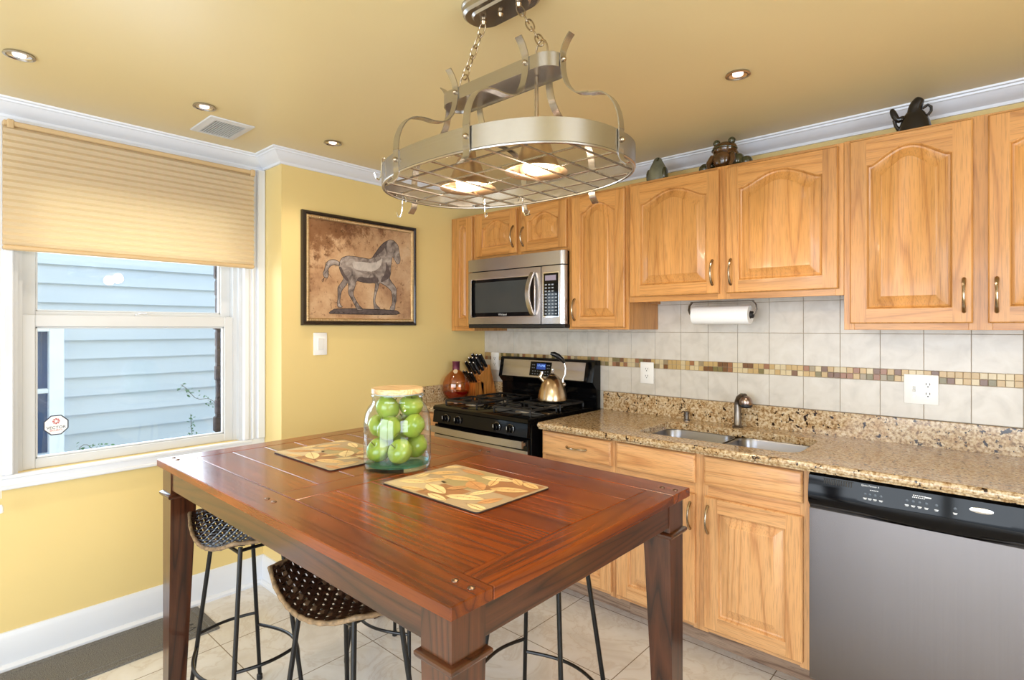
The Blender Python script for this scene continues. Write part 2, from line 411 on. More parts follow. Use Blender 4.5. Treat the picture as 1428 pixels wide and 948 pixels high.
# pleated blind over the upper sash
blind = thing('pleated_blind', 'tan pleated blind drawn halfway down the window', 'blind', (-.16, -2.106, 2.25))
BY0, BY1, BZ0, BZ1 = -2.605, -1.608, 1.742, 2.225
shade_m, nt, b_ = nm('translucent_tan_pleats')
b_.inputs['Base Color'].default_value = (*srgb(232, 216, 186), 1); b_.inputs['Roughness'].default_value = .8
tr = N(nt, 'ShaderNodeBsdfTranslucent'); tr.inputs[0].default_value = (*srgb(242, 226, 194), 1)
mx = N(nt, 'ShaderNodeMixShader', i_0=.42); nt.links.new(b_.outputs[0], mx.inputs[1]); nt.links.new(tr.outputs[0], mx.inputs[2])
nt.links.new(mx.outputs[0], nt.nodes['Material Output'].inputs[0])
rail_m = plain('tan_blind_rail', (200, 172, 130), .45, var=.02)
npl = 18; L = []
for i in range(npl*2+1):
    z = BZ1-(BZ1-BZ0)*i/(npl*2); L.append((-.145 if i % 2 else -.160, z))
back = [(-.166 if i % 2 else -.164, BZ1-(BZ1-BZ0)*i/(npl*2)) for i in range(npl*2, -1, -1)]
MB().prism(L+back, 1, BY0, BY1).build('pleated_fabric', shade_m, blind, ang=0).data
MB().box(-.183, -.140, BY0, BY1, 2.225, 2.245, .004).build('head_rail', rail_m, blind)
MB().box(-.172, -.142, BY0, BY1, 1.722, 1.742, .005).build('bottom_rail', rail_m, blind)
for y in (BY0+.012, BY1-.02): MB().box(-.19, -.137, y, y+.022, 2.216, 2.250, .003).build('bracket', rail_m, blind)
m = MB(); m.tube([(-.150, -2.612, 2.22), (-.150, -2.614, 1.4), (-.148, -2.610, .72)], .0016, 6); m.lathe([(.003, .03), (.007, .022), (.008, 0), (.004, -.004)], (-.148, -2.610, .665), 10)
m.tube([(-.160, -2.620, 1.5), (-.160, -2.622, 1.30), (-.156, -2.619, 1.28)], .006, 8)
m.build('pull_cord', plain('white_cord', (236, 236, 232), .5), blind)

# sticker on the lower pane
st = thing('security_sticker', 'small white octagonal sticker with dark border on the lower window pane', 'sticker', (-.262, -2.42, .977))
Rs = .047
def octo(r, x, n=8): return [(x, -2.42+r*math.cos(math.radians(22.5+45*k)), .977+r*math.sin(math.radians(22.5+45*k))) for k in range(8)]
navy = plain('navy_ink', (38, 44, 66), .5); redink = plain('red_ink', (176, 52, 58), .5)
MB().loops([octo(Rs, -.2645), octo(Rs, -.2635)], cap0=True, cap1=True).build('border', navy, st, ang=0)
MB().loops([octo(Rs*.9, -.2636), octo(Rs*.9, -.2631)], cap0=True, cap1=True).build('face', plate_m, st, ang=0)
def face_right(x, y, z): return Matrix.Translation((x, y, z)) @ Matrix.Rotation(PI/2, 4, 'Z') @ Matrix.Rotation(PI/2, 4, 'X')
text_mesh('VECTOR', .0175, navy, 'lettering', st, face_right(-.2628, -2.42, .966))
text_mesh('SECURITY', .0100, redink, 'lettering', st, face_right(-.2628, -2.42, .954))
m = MB()
for a in range(0, 360, 45):
    p = [(-.2628, -2.42+r*math.cos(math.radians(a+t)), .994+r*math.sin(math.radians(a+t))) for r, t in ((.005, -14), (.0135, -16), (.0135, 16), (.005, 14))]
    m.bm.faces.new([m.bm.verts.new(q) for q in p])
m.build('emblem', redink, st, ang=0)

# outside: neighbouring house, ground, brick corner, sprigs
side_m, nt, b_ = nm('pale_blue_siding')
n_ = N(nt, 'ShaderNodeTexNoise', i_Scale=2.0, i_Detail=5.0); nt.links.new(coords(nt, (1, .3, 3), rnd=False), n_.inputs[0])
nt.links.new(ramp(nt, n_.outputs[0], [(.3, srgb(192, 202, 212)), (.7, srgb(206, 214, 222))]), b_.inputs['Base Color']); b_.inputs['Roughness'].default_value = .6
nh = thing('neighbour_house', 'pale blue clapboard house wall seen through the window', 'house', (-1.9, -1.6, -.6))
prof = [(-2.1, -.6)]; z = -.6; pl = .128
m = MB(); z = -.6
while z < 3.4:
    for (a, b) in ((-7, -2.51), (-2.137, 1.5)) if .5 < z+pl/2 < 1.42 else ((-7, 1.5),):
        m.prism([(-2.0, z), (-1.893, z), (-1.913, z+pl+.004), (-2.0, z+pl+.004)], 1, 0, 1)
        vs = m.bm.verts[:] if False else None
        n8 = 8; m.bm.verts.ensure_lookup_table()
        for v in m.bm.verts[-n8:]:
            # prism axis=1 gives (x, h, z): stretch h to the plank run
            v.co.y = a if v.co.y < .5 else b
    z += pl
m.build('siding', side_m, nh, ang=0)
m = MB(); m.box(-1.95, -1.86, -2.215, -2.137, .50, 1.44, .004); m.box(-1.95, -1.86, -2.51, -2.43, .50, 1.44, .004)
m.box(-1.95, -1.86, -2.43, -2.215, 1.38, 1.44, .004); m.box(-1.95, -1.84, -2.52, -2.13, .50, .57, .004); m.box(-1.95, -1.89, -2.43, -2.215, .97, 1.0, .003)
hw = m.build('window', plain('outside_white_trim', (238, 244, 248), .5), nh)
MB().box(-1.955, -1.935, -2.43, -2.215, .57, 1.38).build('pane', plain('dark_window_glass', (64, 88, 128), .1), hw, ang=0)
struct(MB().box(-7, -.40, -9, 5, -.75, -.6).build('ground', plain('pale_concrete', (170, 176, 178), .8, nscale=3), ang=0))
m = MB(); rb = random.Random(3)
for i in range(34):
    z = -.6+i*.095; o = rb.uniform(-.012, .014)
    m.box(-.455, -.42, -1.702+o*.7, -1.35, z, z+.085, .006)
    m.box(-.45, -.425, -1.695, -1.35, z+.08, z+.098)
struct(m.build('wall_brick_outside', plain('dark_brick', (66, 54, 52), .9, var=.4, nscale=25, bmp=.5)))
leaf_m = plain('leaf_green', (92, 134, 92), .5, var=.3, nscale=30)
def sprig(p0, p1, nl, lab, seed):
    r = random.Random(seed); p0 = Vector(p0); p1 = Vector(p1)
    t = thing('vine_sprig', lab, 'plant', p0)
    pts = [Vector((p0.x, p0.y, -.6)), Vector((p0.x+.01, p0.y, (p0.z-.6)/2)), p0]+[p0.lerp(p1, k/8)+Vector((0, 0, .02*math.sin(k))) for k in range(1, 9)]
    MB().tube(pts, .0016, 6).build('stem', plain('twig', (96, 84, 60), .8) if 'twig' not in MATS else MATS['twig'], t)
    m = MB()
    for k in range(nl):
        q = p0.lerp(p1, r.random())+Vector((r.uniform(-.02, .02), r.uniform(-.022, .022), r.uniform(-.022, .028)))
        s = r.uniform(.006, .013); R_ = Matrix.Rotation(r.uniform(0, 6), 3, 'Z') @ Matrix.Rotation(r.uniform(-1, 1), 3, 'X') @ Matrix.Rotation(r.uniform(-1, 1), 3, 'Y')
        vs = [m.bm.verts.new(q+R_ @ Vector(c)*s) for c in ((-1, 0, 0), (-.3, .5, .1), (.5, .4, .1), (1.1, 0, -.1), (.5, -.4, .1), (-.3, -.5, .1))]
        m.bm.faces.new(vs)
    m.build('leaves', leaf_m, t, ang=0)
sprig((-.95, -1.50, .90), (-.95, -1.715, 1.035), 46, 'leafy sprig reaching left from the brick edge outside the window', 1)
sprig((-.95, -1.650, .70), (-.95, -1.659, .845), 26, 'small upright sprig outside low right of the lower pane', 2)
sprig((-.95, -2.215, .745), (-.95, -2.080, .712), 34, 'low clump of leaves just above the window sill outside', 5)

# tiled backsplash
bs = thing('tile_backsplash', None, None, (0, 0, .9), kind='structure')
MB().box(.0005, 3.62, -.004, -.0005, .9, 1.56).build('grout', grout_m, bs, ang=0)
m = MB(); p = .1538; g = .0018; tx0 = 1.059-p*7
for row, (z0, z1) in enumerate(((1.0215, 1.1745), (1.2265, 1.380), (1.380, 1.5335), (.9125, 1.0215), (1.5335, 1.56))):
    for k in range(0, 26):
        xa = max(.001, tx0+k*p); xb = min(3.62, tx0+(k+1)*p)
        if row == 3 and (k > 6 or k < 0): continue
        if xb > xa+.01: m.box(xa+g/2, xb-g/2, -.0075, -.001, z0+g/2, z1-g/2, .0010)
m.build('tiles', tile_m, bs, ang=25)
m = MB(); q = p/6; rb = random.Random(11)
for r_ in range(2):
    for k in range(-6, 150):
        xa = tx0+k*q
        if xa < .002 or xa+q > 3.62: continue
        m.box(xa+.0009, xa+q-.0009, -.0078, -.001, 1.1752+r_*q+.0009, 1.1752+(r_+1)*q-.0009, .0008, rb.choice([0, 1, 1, 2, 3, 3, 3, 4, 5, 1]))
m.build('mosaic_band', mosaic, bs, ang=25)

# ------------------------------------------------------------------ cabinets
def door(name, parent, x0, x1, z0, z1, yf, arch=0.0, mats=None, rail=.056, th=.02):
    m = MB(); c = .004
    def R(i, y): return [(x0+i, y, z0+i), (x1-i, y, z0+i), (x1-i, y, z1-i), (x0+i, y, z1-i)]
    L = [R(0, yf+th), R(0, yf+c), R(c, yf)]
    m.loops(L, 0, cap0=True)
    xl, xr = x0+rail, x1-rail; zb = z0+rail; K = 28
    st = rail if not arch else rail*.82
    def opening(i, y):
        P = [(xl+i+(xr-xl-2*i)*k/K, y, zb+i) for k in range(K+1)]
        for k in range(K, -1, -1):
            u = abs(2*k/K-1); h = (.5+.5*math.cos(PI*min(1, u/.93)))**.62 if arch else 0
            P.append((xl+i+(xr-xl-2*i)*k/K, y, z1-st-i-arch*(1-h)))
        return P
    def quad(a, b, c_, d, mi): m.bm.faces.new([m.bm.verts.new(q) for q in (a, b, c_, d)]).material_index = mi
    quad((x0+c, yf, z0+c), (xl, yf, z0+c), (xl, yf, z1-c), (x0+c, yf, z1-c), 0)
    quad((xr, yf, z0+c), (x1-c, yf, z0+c), (x1-c, yf, z1-c), (xr, yf, z1-c), 0)
    quad((xl, yf, z0+c), (xr, yf, z0+c), (xr, yf, zb), (xl, yf, zb), 1)
    top = opening(0, yf)[K+1:][::-1]
    for k in range(K): quad(top[k], top[k+1], (top[k+1][0], yf, z1-c), (top[k][0], yf, z1-c), 1)
    rw = min(.036, (xr-xl)*.22)
    m.loops([opening(0, yf), opening(.003, yf+.002), opening(.007, yf+.0115), opening(.013, yf+.0135), opening(.012+rw*.85, yf+.0050), opening(.012+rw, yf+.0015)], 0, cap1=True)
    return m.build(name, mats or [oak_v, oak_h], parent, ang=30, recalc=True)
def drawer_front(name, parent, x0, x1, z0, z1, yf, mats):
    m = MB(); 
    def R(i, y): return [(x0+i, y, z0+i), (x1-i, y, z0+i), (x1-i, y, z1-i), (x0+i, y, z1-i)]
    m.loops([R(0, yf+.02), R(0, yf+.007), R(.003, yf+.004), (R(.009, yf+.001)), R(.012, yf)], 0, cap0=True, cap1=True)
    return m.build(name, mats, parent, ang=30)
def pull(parent, x, z, yf, vertical=True, ln=.105):
    m = MB(); P = []; rr = []
    for k in range(13):
        t = k/12; s = (t-.5)*ln; d = .004+.026*math.sin(PI*t)**.75
        P.append((x, yf-d, z+s) if vertical else (x+s, yf-d, z)); rr.append(.0044+.0022*abs(math.cos(PI*t))**3)
    m.tube(P, rr, 8)
    for s in (-ln/2, ln/2):
        c = (x, yf, z+s) if vertical else (x+s, yf, z)
        m.lathe([(.0065, 0), (.0065, .004), (.0045, .007), (.0, .009)], c, 10, axis=1)
    return m.build('handle', pull_m, parent)
def carcass(t, x0, x1, z0, z1, ydep, yfr, mats, stiles, rails, sidem=None):
    m = MB(); w = .014
    m.box(x0+.0005, x0+w, yfr+.019, -.009, z0, z1, mi=0); m.box(x1-w, x1-.0005, yfr+.019, -.009, z0, z1, mi=0)
    m.box(x0+w, x1-w, yfr+.019, -.009, z0+.02, z0+.034, mi=1); m.box(x0+w, x1-w, yfr+.019, -.009, z1-.014, z1-.0005, mi=1)
    m.box(x0+w, x1-w, -.02, -.009, z0+.02, z1-.01, mi=0)
    m.build('body', [oak_v if mats[0] is oak_v else base_v, oak_y if mats[0] is oak_v else base_h], t, ang=0)
    f = MB()
    for a, b in stiles: f.box(a, b, yfr, yfr+.0195, z0, z1, .0008, 0)
    for (a, b, c, d) in rails: f.box(a, b, yfr+.0002, yfr+.0193, c, d, .0008, 1)
    f.build('face_frame', mats, t, ang=0)
YF, YD = -.33, -.351
def upper(lab, x0, x1, z0, z1, doors, pulls, arch):
    t = thing('upper_cabinet', lab, 'cabinet', ((x0+x1)/2, -.17, z0), group=None)
    d0 = doors[0]
    stiles = [(x0+.0005, max(d[0] for d in [doors[0]])+.012), (doors[-1][1]-.012, x1-.0005)]
    for a, b in zip(doors, doors[1:]): stiles.append((a[1]-.012, b[0]+.012))
    stiles.sort(); rails = []
    for (a, b), (c, d) in zip(stiles, stiles[1:]): rails += [(b, c, z0, doors[0][2]+.015), (b, c, doors[0][3]-.015, z1)]
    carcass(t, x0, x1, z0, z1, .31, YF, [oak_v, oak_h], stiles, rails)
    for d, pu in zip(doors, pulls):
        dd = door('door', t, d[0], d[1], d[2], d[3], YD, arch)
        if pu: pull(dd, pu[0], pu[1], YD, ln=pu[2])
    return t
upper('narrow oak wall cabinet in the corner, partly behind the microwave', .003, .228, 1.385, 2.152, [(.045, .224, 1.412, 2.14)], [None], .03)
upper('short double-door oak wall cabinet above the microwave', .228, 1.0, 1.846, 2.152, [(.262, .615, 1.866, 2.138), (.650, .992, 1.866, 2.138)], [(.592, 1.968, .125), (.674, 1.958, .110)], .045)
upper('tall single-door oak wall cabinet right of the microwave', 1.0, 1.386, 1.396, 2.152, [(1.031, 1.368, 1.408, 2.138)], [(1.054, 1.507, .115)], .05)
upper('double-door oak wall cabinet above the sink and paper towels', 1.386, 2.367, 1.538, 2.155, [(1.402, 1.864, 1.565, 2.140), (1.897, 2.349, 1.565, 2.140)], [(1.836, 1.663, .112), (1.921, 1.660, .112)], .055)
upper('tall oak wall cabinet above the dishwasher at the right edge', 2.367, 3.25, 1.398, 2.157, [(2.391, 2.768, 1.423, 2.146), (2.809, 3.205, 1.423, 2.146)], [(2.744, 1.522, .115), (2.832, 1.520, .115)], .058)

BF, BDY = -.61, -.631
def base(lab, x0, x1, cells, top=.876):
    """cells: (x0, x1, drawer?, pull on drawer?, door pull x or None)"""
    t = thing('base_cabinet', lab, 'cabinet', ((x0+x1)/2, -.31, 0))
    stiles = [(x0+.0005, cells[0][0]+.012), (cells[-1][1]-.012, x1-.0005)]
    for a, b in zip(cells, cells[1:]): stiles.append((a[1]-.012, b[0]+.012))
    stiles.sort(); rails = []
    for (a, b), (c, d) in zip(stiles, stiles[1:]): rails += [(b, c, .13, .165), (b, c, .685, .760), (b, c, .856, top)]
    m = MB(); w = .014
    m.box(x0+.0005, x0+w, BF+.019, -.009, .125, top-.001); m.box(x1-w, x1-.0005, BF+.019, -.009, .125, top-.001)
    m.box(x0+w, x1-w, BF+.019, -.009, .13, .144); m.box(x0+w, x1-w, -.02, -.009, .13, top-.01)
    m.build('body', [base_v], t, ang=0)
    MB().box(x0+.0005, x1-.0005, -.475, -.455, .0005, .129).build('toe_kick', toe_m, t, ang=0)
    f = MB()
    for a, b in stiles: f.box(a, b, BF, BF+.0195, .125, top, .0008, 0)
    for (a, b, c, d) in rails: f.box(a, b, BF+.0002, BF+.0193, c, d, .0008, 1)
    f.build('face_frame', [base_v, base_h], t, ang=0)
    for (a, b, pd, px) in cells:
        d = drawer_front('drawer', t, a, b, .748, .867, BDY, base_h)
        if pd: pull(d, (a+b)/2+.012, .806, BDY, False, .115)
        dd = door('door', t, a, b, .150, .699, BDY, 0, [base_v, base_h], rail=.058)
        if px: pull(dd, px, .607, BDY, ln=.11)
    return t
base('narrow oak base cabinet left of the stove', .003, .228, [(.02, .212, False, None)])
base('oak base cabinet with one drawer between the stove and sink', 1.031, 1.475, [(1.042, 1.459, True, 1.43)])
base('double-door oak base cabinet under the sink', 1.475, 2.312, [(1.489, 1.871, False, 1.853), (1.911, 2.289, False, 1.930)])
base('oak base cabinet right of the dishwasher, cut by the photo edge', 2.924, 3.6, [(2.96, 3.25, False, 2.98), (3.28, 3.57, False, 3.54)])

# ------------------------------------------------------------------ worktops and sink
def slab_edge(x0, x1, y0, y1): pass
HX0, HX1, HY0, HY1 = 1.535, 2.245, -.535, -.165
wt = thing('granite_worktop', 'speckled brown granite worktop with backsplash lip running past the sink', 'worktop', (2.3, -.33, .9125))
x0, x1, yb, yf, zt, zb = 1.034, 3.62, -.009, -.658, .9125, .878
m = MB(); n = 6
inner = rrect(HX0, HX1, HY0, HY1, .07, n)
# outer loop with the same point count, one point per inner point
outer = []
for (px, py) in inner:
    cx, cy = (HX0+HX1)/2, (HY0+HY1)/2; dx, dy = px-cx, py-cy
    s_ = min((.40)/max(abs(dx), 1e-6), ((yb-cy) if dy > 0 else (cy-(yf+.012)))/max(abs(dy), 1e-6))
    outer.append((cx+dx*s_, cy+dy*s_))
def snap(o):
    o = [list(q) for q in o]
    for X in (cx-.40, cx+.40):
        for Y in (yb, yf+.012):
            k = min(range(len(o)), key=lambda i: (o[i][0]-X)**2+(o[i][1]-Y)**2); o[k] = [X, Y]
    return o
outer = snap(outer)
m.loops([[(a, b, zb) for a, b in inner], [(a, b, zt-.003) for a, b in inner], [(a+(.003 if a > 1.9 else -.003), b+(.003 if b > -.35 else -.003), zt) for a, b in inner], [(a, b, zt) for a, b in outer]])
m.loops([[(a, b, zb) for a, b in inner], [(a, b, zb) for a, b in outer]])
for xa, xb in ((x0, cx-.40), (cx+.40, x1)):
    for zz in (zb, zt): m.bm.faces.new([m.bm.verts.new(q) for q in ((xa, yf+.012, zz), (xb, yf+.012, zz), (xb, yb, zz), (xa, yb, zz))])
m.bm.faces.new([m.bm.verts.new(q) for q in ((x1, yf+.012, zb), (x1, yb, zb), (x1, yb, zt), (x1, yf+.012, zt))])
edge = [(yf+.012, zt), (yf+.005, zt-.002), (yf+.001, zt-.008), (yf, zt-.016), (yf+.003, zt-.024), (yf+.010, zt-.028), (yf+.012, zb)]
m.loops([[(x0, a, b) for a, b in edge], [(x1, a, b) for a, b in edge]], cap0=True, cap1=True)
m.box(x0, x0+.001, yf+.012, yb, zb, zt-.0005); 
m.build('top', granite_m, wt, ang=30)
MB().box(x0+.0, x1, -.028, -.0085, zt-.001, 1.021, .0015).build('upstand', granite_m, wt)
wt2 = thing('granite_worktop', 'small corner piece of granite worktop left of the stove', 'worktop', (.115, -.33, .9125))
m = MB(); x0, x1 = .002, .229
m.loops([[(x0, a, b) for a, b in edge+[(yb, zb), (yb, zt)]], [(x1, a, b) for a, b in edge+[(yb, zb), (yb, zt)]]], cap0=True, cap1=True)
m.build('top', granite_m, wt2, ang=30)
m = MB(); m.box(.0015, .020, -.655, -.0085, zt-.001, 1.021, .0015); m.box(.020, .229, -.028, -.0085, zt-.001, 1.021, .0015)
m.build('upstand', granite_m, wt2)

sk = thing('double_sink', 'stainless double-bowl sink set under the granite', 'sink', (1.89, -.35, .877))
for (a, b) in ((HX0-.008, 1.885), (1.905, HX1+.008)):
    m = MB()
    def LP(i, z, r): return [(px, py, z) for px, py in rrect(a+i, b-i, HY0-.008+i, HY1+.008-i, r, 7)]
    m.loops([LP(-.004, .8775, .07), LP(0, .8775, .068), LP(.004, .868, .066), LP(.012, .72, .06), LP(.03, .700, .05), LP(.06, .692, .04)], cap1=True)
    m.lathe([(.04, .6935), (.043, .695), (.04, .6965), (.02, .694), (.004, .6935)], ((a+b)/2, -.35, 0), 20)
    m.build('bowl', sink_m, sk, ang=40, recalc=True)
MB().box(1.885, 1.905, HY0+.02, HY1-.02, .862, .8735, .003).build('divider', sink_m, sk)

fc = thing('faucet', 'short pewter pull-out faucet behind the sink', 'faucet', (1.86, -.095, .9128))
m = MB(); m.lathe([(.026, 0), (.027, .004), (.021, .008), (.0175, .014), (.0165, .09), (.0155, .125)], (1.86, -.095, .9128), 24)
m.build('column', faucet_m, fc)
fd = Vector((.93, -.37, 0)); f0 = Vector((1.86, -.095, 0)); P = []
for q, z in ((0, 1.02), (.002, 1.040), (.010, 1.056), (.024, 1.064), (.040, 1.062)): P.append(f0+fd*q+Vector((0, 0, z)))
m = MB(); m.tube(P, [.0155, .016, .017, .019, .022], 20); m.build('spout', faucet_m, fc)
e = f0+fd*.050
m = MB(); m.lathe([(.0, .030), (.014, .028), (.024, .020), (.0300, .006), (.0310, -.006), (.029, -.014)], (e.x, e.y, 1.043), 24, cap0=False, cap1=False); m.build('spray_head', plain('rosy_pewter', (164, 146, 138), .3, 1), fc)
m = MB(); m.lathe([(.0292, -.013), (.0295, -.020), (.022, -.028), (.0, -.029)], (e.x, e.y, 1.043), 24, cap0=False, cap1=False); m.build('spray_face', matte_black, fc)
m = MB(); m.tube([(1.86, -.08, 1.02), (1.858, -.062, 1.045), (1.856, -.050, 1.060)], [.006, .005, .006], 10); m.build('lever', faucet_m, fc)
sd = thing('soap_dispenser', 'small pewter soap pump left of the faucet', 'soap dispenser', (1.59, -.085, .9128))
m = MB(); m.lathe([(.017, 0), (.017, .004), (.0125, .008), (.012, .034), (.014, .036), (.014, .046), (.006, .050)], (1.59, -.085, .9128), 18); m.build('body', faucet_m, sd)
m = MB(); m.tube([(1.59, -.085, .958), (1.578, -.104, .962), (1.572, -.114, .955)], [.005, .004, .0035], 8); m.build('nozzle', faucet_m, sd)

# ------------------------------------------------------------------ outlets and switches
def plate_box(m, c, w, h, ax):
    if ax == 'y': m.box(c[0]-w/2, c[0]+w/2, c[1]-.006, c[1], c[2]-h/2, c[2]+h/2, .003, seg=2)
    else: m.box(c[0], c[0]+.006, c[1]-w/2, c[1]+w/2, c[2]-h/2, c[2]+h/2, .003, seg=2)
def sockets(parent, x, y, zc):
    for dz in (-.020, .020):
        s_ = MB().prism([(x+.0165*math.cos(a)*(1 if abs(math.cos(a)) < .8 else .95), zc+dz+.0145*math.sin(a)) for a in [2*PI*k/20 for k in range(20)]], 1, y-.0085, y-.005).build('socket', plate_m, parent)
        m = MB(); m.box(x-.0075, x-.0050, y-.0090, y-.008, zc+dz-.001, zc+dz+.008); m.box(x+.0050, x+.0075, y-.0090, y-.008, zc+dz-.001, zc+dz+.008); m.lathe([(.0028, 0), (.0028, .001)], (x, y-.008, zc+dz-.0075), 10, axis=1)
        m.build('slots', slot_m, s_, ang=0)
o = thing('outlet', 'white double outlet between the stove and sink', 'outlet', (1.318, -.008, 1.147)); m = MB(); plate_box(m, (1.318, -.008, 1.147), .084, .122, 'y'); m.build('cover_plate', plate_m, o); sockets(o, 1.318, -.008, 1.147)
o = thing('outlet', 'white outlet in the corner, half hidden behind the stove', 'outlet', (.112, -.008, 1.165)); m = MB(); plate_box(m, (.112, -.008, 1.165), .075, .125, 'y'); m.build('cover_plate', plate_m, o); sockets(o, .112, -.008, 1.165)
o = thing('switch_and_outlet', 'wide white plate with a toggle switch beside a double outlet', 'outlet', (2.588, -.008, 1.147)); m = MB(); plate_box(m, (2.588, -.008, 1.147), .118, .124, 'y'); m.build('cover_plate', plate_m, o); sockets(o, 2.612, -.008, 1.147)
m = MB(); m.box(2.560, 2.570, -.0155, -.0135, 1.135, 1.159, .0005); s_ = m.build('switch_surround', plain('switch_grey', (206, 206, 202), .4), o)
m = MB(); m.box(2.562, 2.568, -.026, -.014, 1.137, 1.146, .002); m.build('toggle', plate_m, o)
m = MB()
for dz in (-.030, .030): m.lathe([(.003, 0), (.003, .0008), (.001, .001)], (2.565, -.014, 1.147+dz), 8, axis=1)
m.build('screw', chrome_m, o)
o = thing('light_switch', 'white rocker switch below the horse picture', 'light switch', (.001, -1.310, 1.316)); m = MB(); plate_box(m, (.0005, -1.310, 1.316), .082, .125, 'x'); m.build('cover_plate', plate_m, o)
MB().box(.005, .0095, -1.327, -1.293, 1.282, 1.350, .002).build('rocker', plain('rocker_white', (228, 228, 224), .3), o)

# ------------------------------------------------------------------ stove
rg = thing('gas_stove', 'black and stainless gas stove between the worktops', 'stove', (.612, -.36, 0))
RX0, RX1 = .233, .990
m = MB(); m.box(RX0, RX1, -.655, -.03, .04, .905, .004); m.box(RX0+.04, RX1-.04, -.60, -.1, .0, .04)
m.build('body', black_m, rg)
m = MB(); m.loops([[(x, -.03, .905), (x, -.03, .925), (x, -.672, .930), (x, -.686, .922), (x, -.686, .905), (x, -.66, .900)] for x in (RX0-.002, RX0+.004, RX1-.004, RX1+.002)], cap0=True, cap1=True)
m.build('cooktop', black_m, rg)
m = MB(); m.loops([[(x, -.665, .903), (x, -.682, .900), (x, -.690, .830), (x, -.665, .822)] for x in (RX0, RX1)], cap0=True, cap1=True)
cp = m.build('control_panel', black_m, rg)
def FF(x, y, z, tilt=0): return face_front(x, y, z)
for kx in (.352, .458, .771, .871):
    m = MB(); m.lathe([(.024, 0), (.024, .006), (.019, .010), (.0175, .022), (.015, .024)], (kx, -.684, .863), 24, axis=1); m.box(kx-.0045, kx+.0045, -.718, -.700, .846, .880, .002)
    kb = m.build('knob', black_m, cp)
    MB().lathe([(.0245, .0), (.0252, .002), (.0245, .004), (.0235, .0045)], (kx, -.685, .863), 24, axis=1, cap0=False, cap1=False).build('bezel', chrome_m, kb)
    m = MB(); m.box(kx-.001, kx+.001, -.7186, -.7178, .862, .879); m.build('pointer', plate_m, kb, ang=0)
m = MB(); m.box(RX0+.004, RX1-.004, -.680, -.655, .16, .818, .004); m.build('oven_door', black_m, rg)
dr = rg.children if False else None
m = MB(); m.box(RX0+.004, RX1-.004, -.6835, -.679, .700, .757, .001); m.build('door_trim', steel_h, rg)
m = MB(); m.box(RX0+.12, RX1-.12, -.6825, -.679, .30, .60, .001); m.build('oven_window', display_m, rg)
m = MB(); P = []
for k in range(15):
    t = k/14; P.append((RX0+.012+(RX1-RX0-.024)*t, -.712-.012*math.sin(PI*t), .794))
m.tube(P, 0, flat=(.038, .014), up=(0, 0, 1)); 
m.box(RX0+.014, RX0+.04, -.712, -.679, .784, .804, .002); m.box(RX1-.04, RX1-.014, -.712, -.679, .784, .804, .002)
m.build('oven_handle', steel_h, rg)
MB().box(RX0+.004, RX1-.004, -.676, -.655, .045, .155, .004).build('drawer', steel_h, rg)
# burners and grates
def burner(x, y):
    m = MB(); m.lathe([(.058, 0), (.056, .004), (.040, .006), (.038, .016), (.0, .016)], (x, y, .927), 24, cap1=False); m.build('burner_base', plain('burner_alloy', (170, 166, 160), .4, .8) if 'burner_alloy' not in MATS else MATS['burner_alloy'], rg)
    MB().lathe([(.036, 0), (.037, .004), (.033, .008), (.001, .009)], (x, y, .943), 24).build('burner_cap', iron_m, rg)
def grate(cx, cy):
    m = MB(); h = .964; w, d = .135, .115; b = .005
    for sx in (-1, 1):
        m.box(cx+sx*w-b, cx+sx*w+b, cy-d, cy+d, h-.012, h, .002)
    for sy in (-1, 1): m.box(cx-w, cx+w, cy+sy*d-b, cy+sy*d+b, h-.012, h, .002)
    for sx, sy in ((1, 1), (1, -1), (-1, 1), (-1, -1)): m.box(cx+sx*w-b, cx+sx*w+b, cy+sy*d-b, cy+sy*d+b, .9285, h-.006, .002)
    for a in (0, 90, 180, 270):
        c, s = math.cos(math.radians(a)), math.sin(math.radians(a)); r0 = .030; r1 = (w if abs(c) > .5 else d)
        xa, xb = sorted((cx+c*r0, cx+c*r1)); ya, yb_ = sorted((cy+s*r0, cy+s*r1))
        m.box(xa-(b if abs(s) > .5 else 0), xb+(b if abs(s) > .5 else 0), ya-(b if abs(c) > .5 else 0), yb_+(b if abs(c) > .5 else 0), h-.010, h+.002, .002)
    m.build('grate', iron_m, rg)
for bx in (.405, .815):
    for by in (-.50, -.235): burner(bx, by); grate(bx, by)
MB().lathe([(.045, 0), (.043, .006), (.03, .010), (.001, .011)], (.612, -.365, .927), 24, sx=.7, sy=1.5).build('burner_cap', iron_m, rg)
# backguard
m = MB(); prof = [(-.012, .90), (-.012, 1.205), (-.060, 1.208), (-.072, 1.200), (-.098, 1.075), (-.085, 1.06), (-.060, 1.035), (-.055, .90)]
m.loops([[(x, a, b) for a, b in prof] for x in (RX0-.004, RX0, RX1+.01, RX1+.014)], cap0=True, cap1=True)
bgd = m.build('backguard', black_m, rg, ang=30)
def BP(t, off=0): # point on the sloped control face
    return (-.072-.026*t-off, 1.200-.125*t-off*.2)
def slope(x0, x1, t0, t1, o0, o1):
    a, b, c, d = BP(t0, o0), BP(t0, o1), BP(t1, o1), BP(t1, o0)
    return MB().loops([[(x, *q) for q in (a, b, c, d)] for x in (x0, x1)], cap0=True, cap1=True)
slope(.262, .940, .07, .95, 0, .0015).build('panel', steel_h, bgd, ang=0)
dp = slope(.505, .680, .14, .86, .0012, .003).build('display', display_m, bgd, ang=0)
slope(.560, .635, .22, .52, .0028, .0036).build('clock', led_m, dp, ang=0)
Mt = lambda x, t: Matrix.Translation((x, *BP(t, .0040))) @ Matrix.Rotation(PI/2+.2, 4, 'X')
text_mesh('12:08', .030, emit('clock_digits', (.3, .55, 1), .5), 'clock_digits', dp, Mt(.5975, .37), .0002)
m = MB()
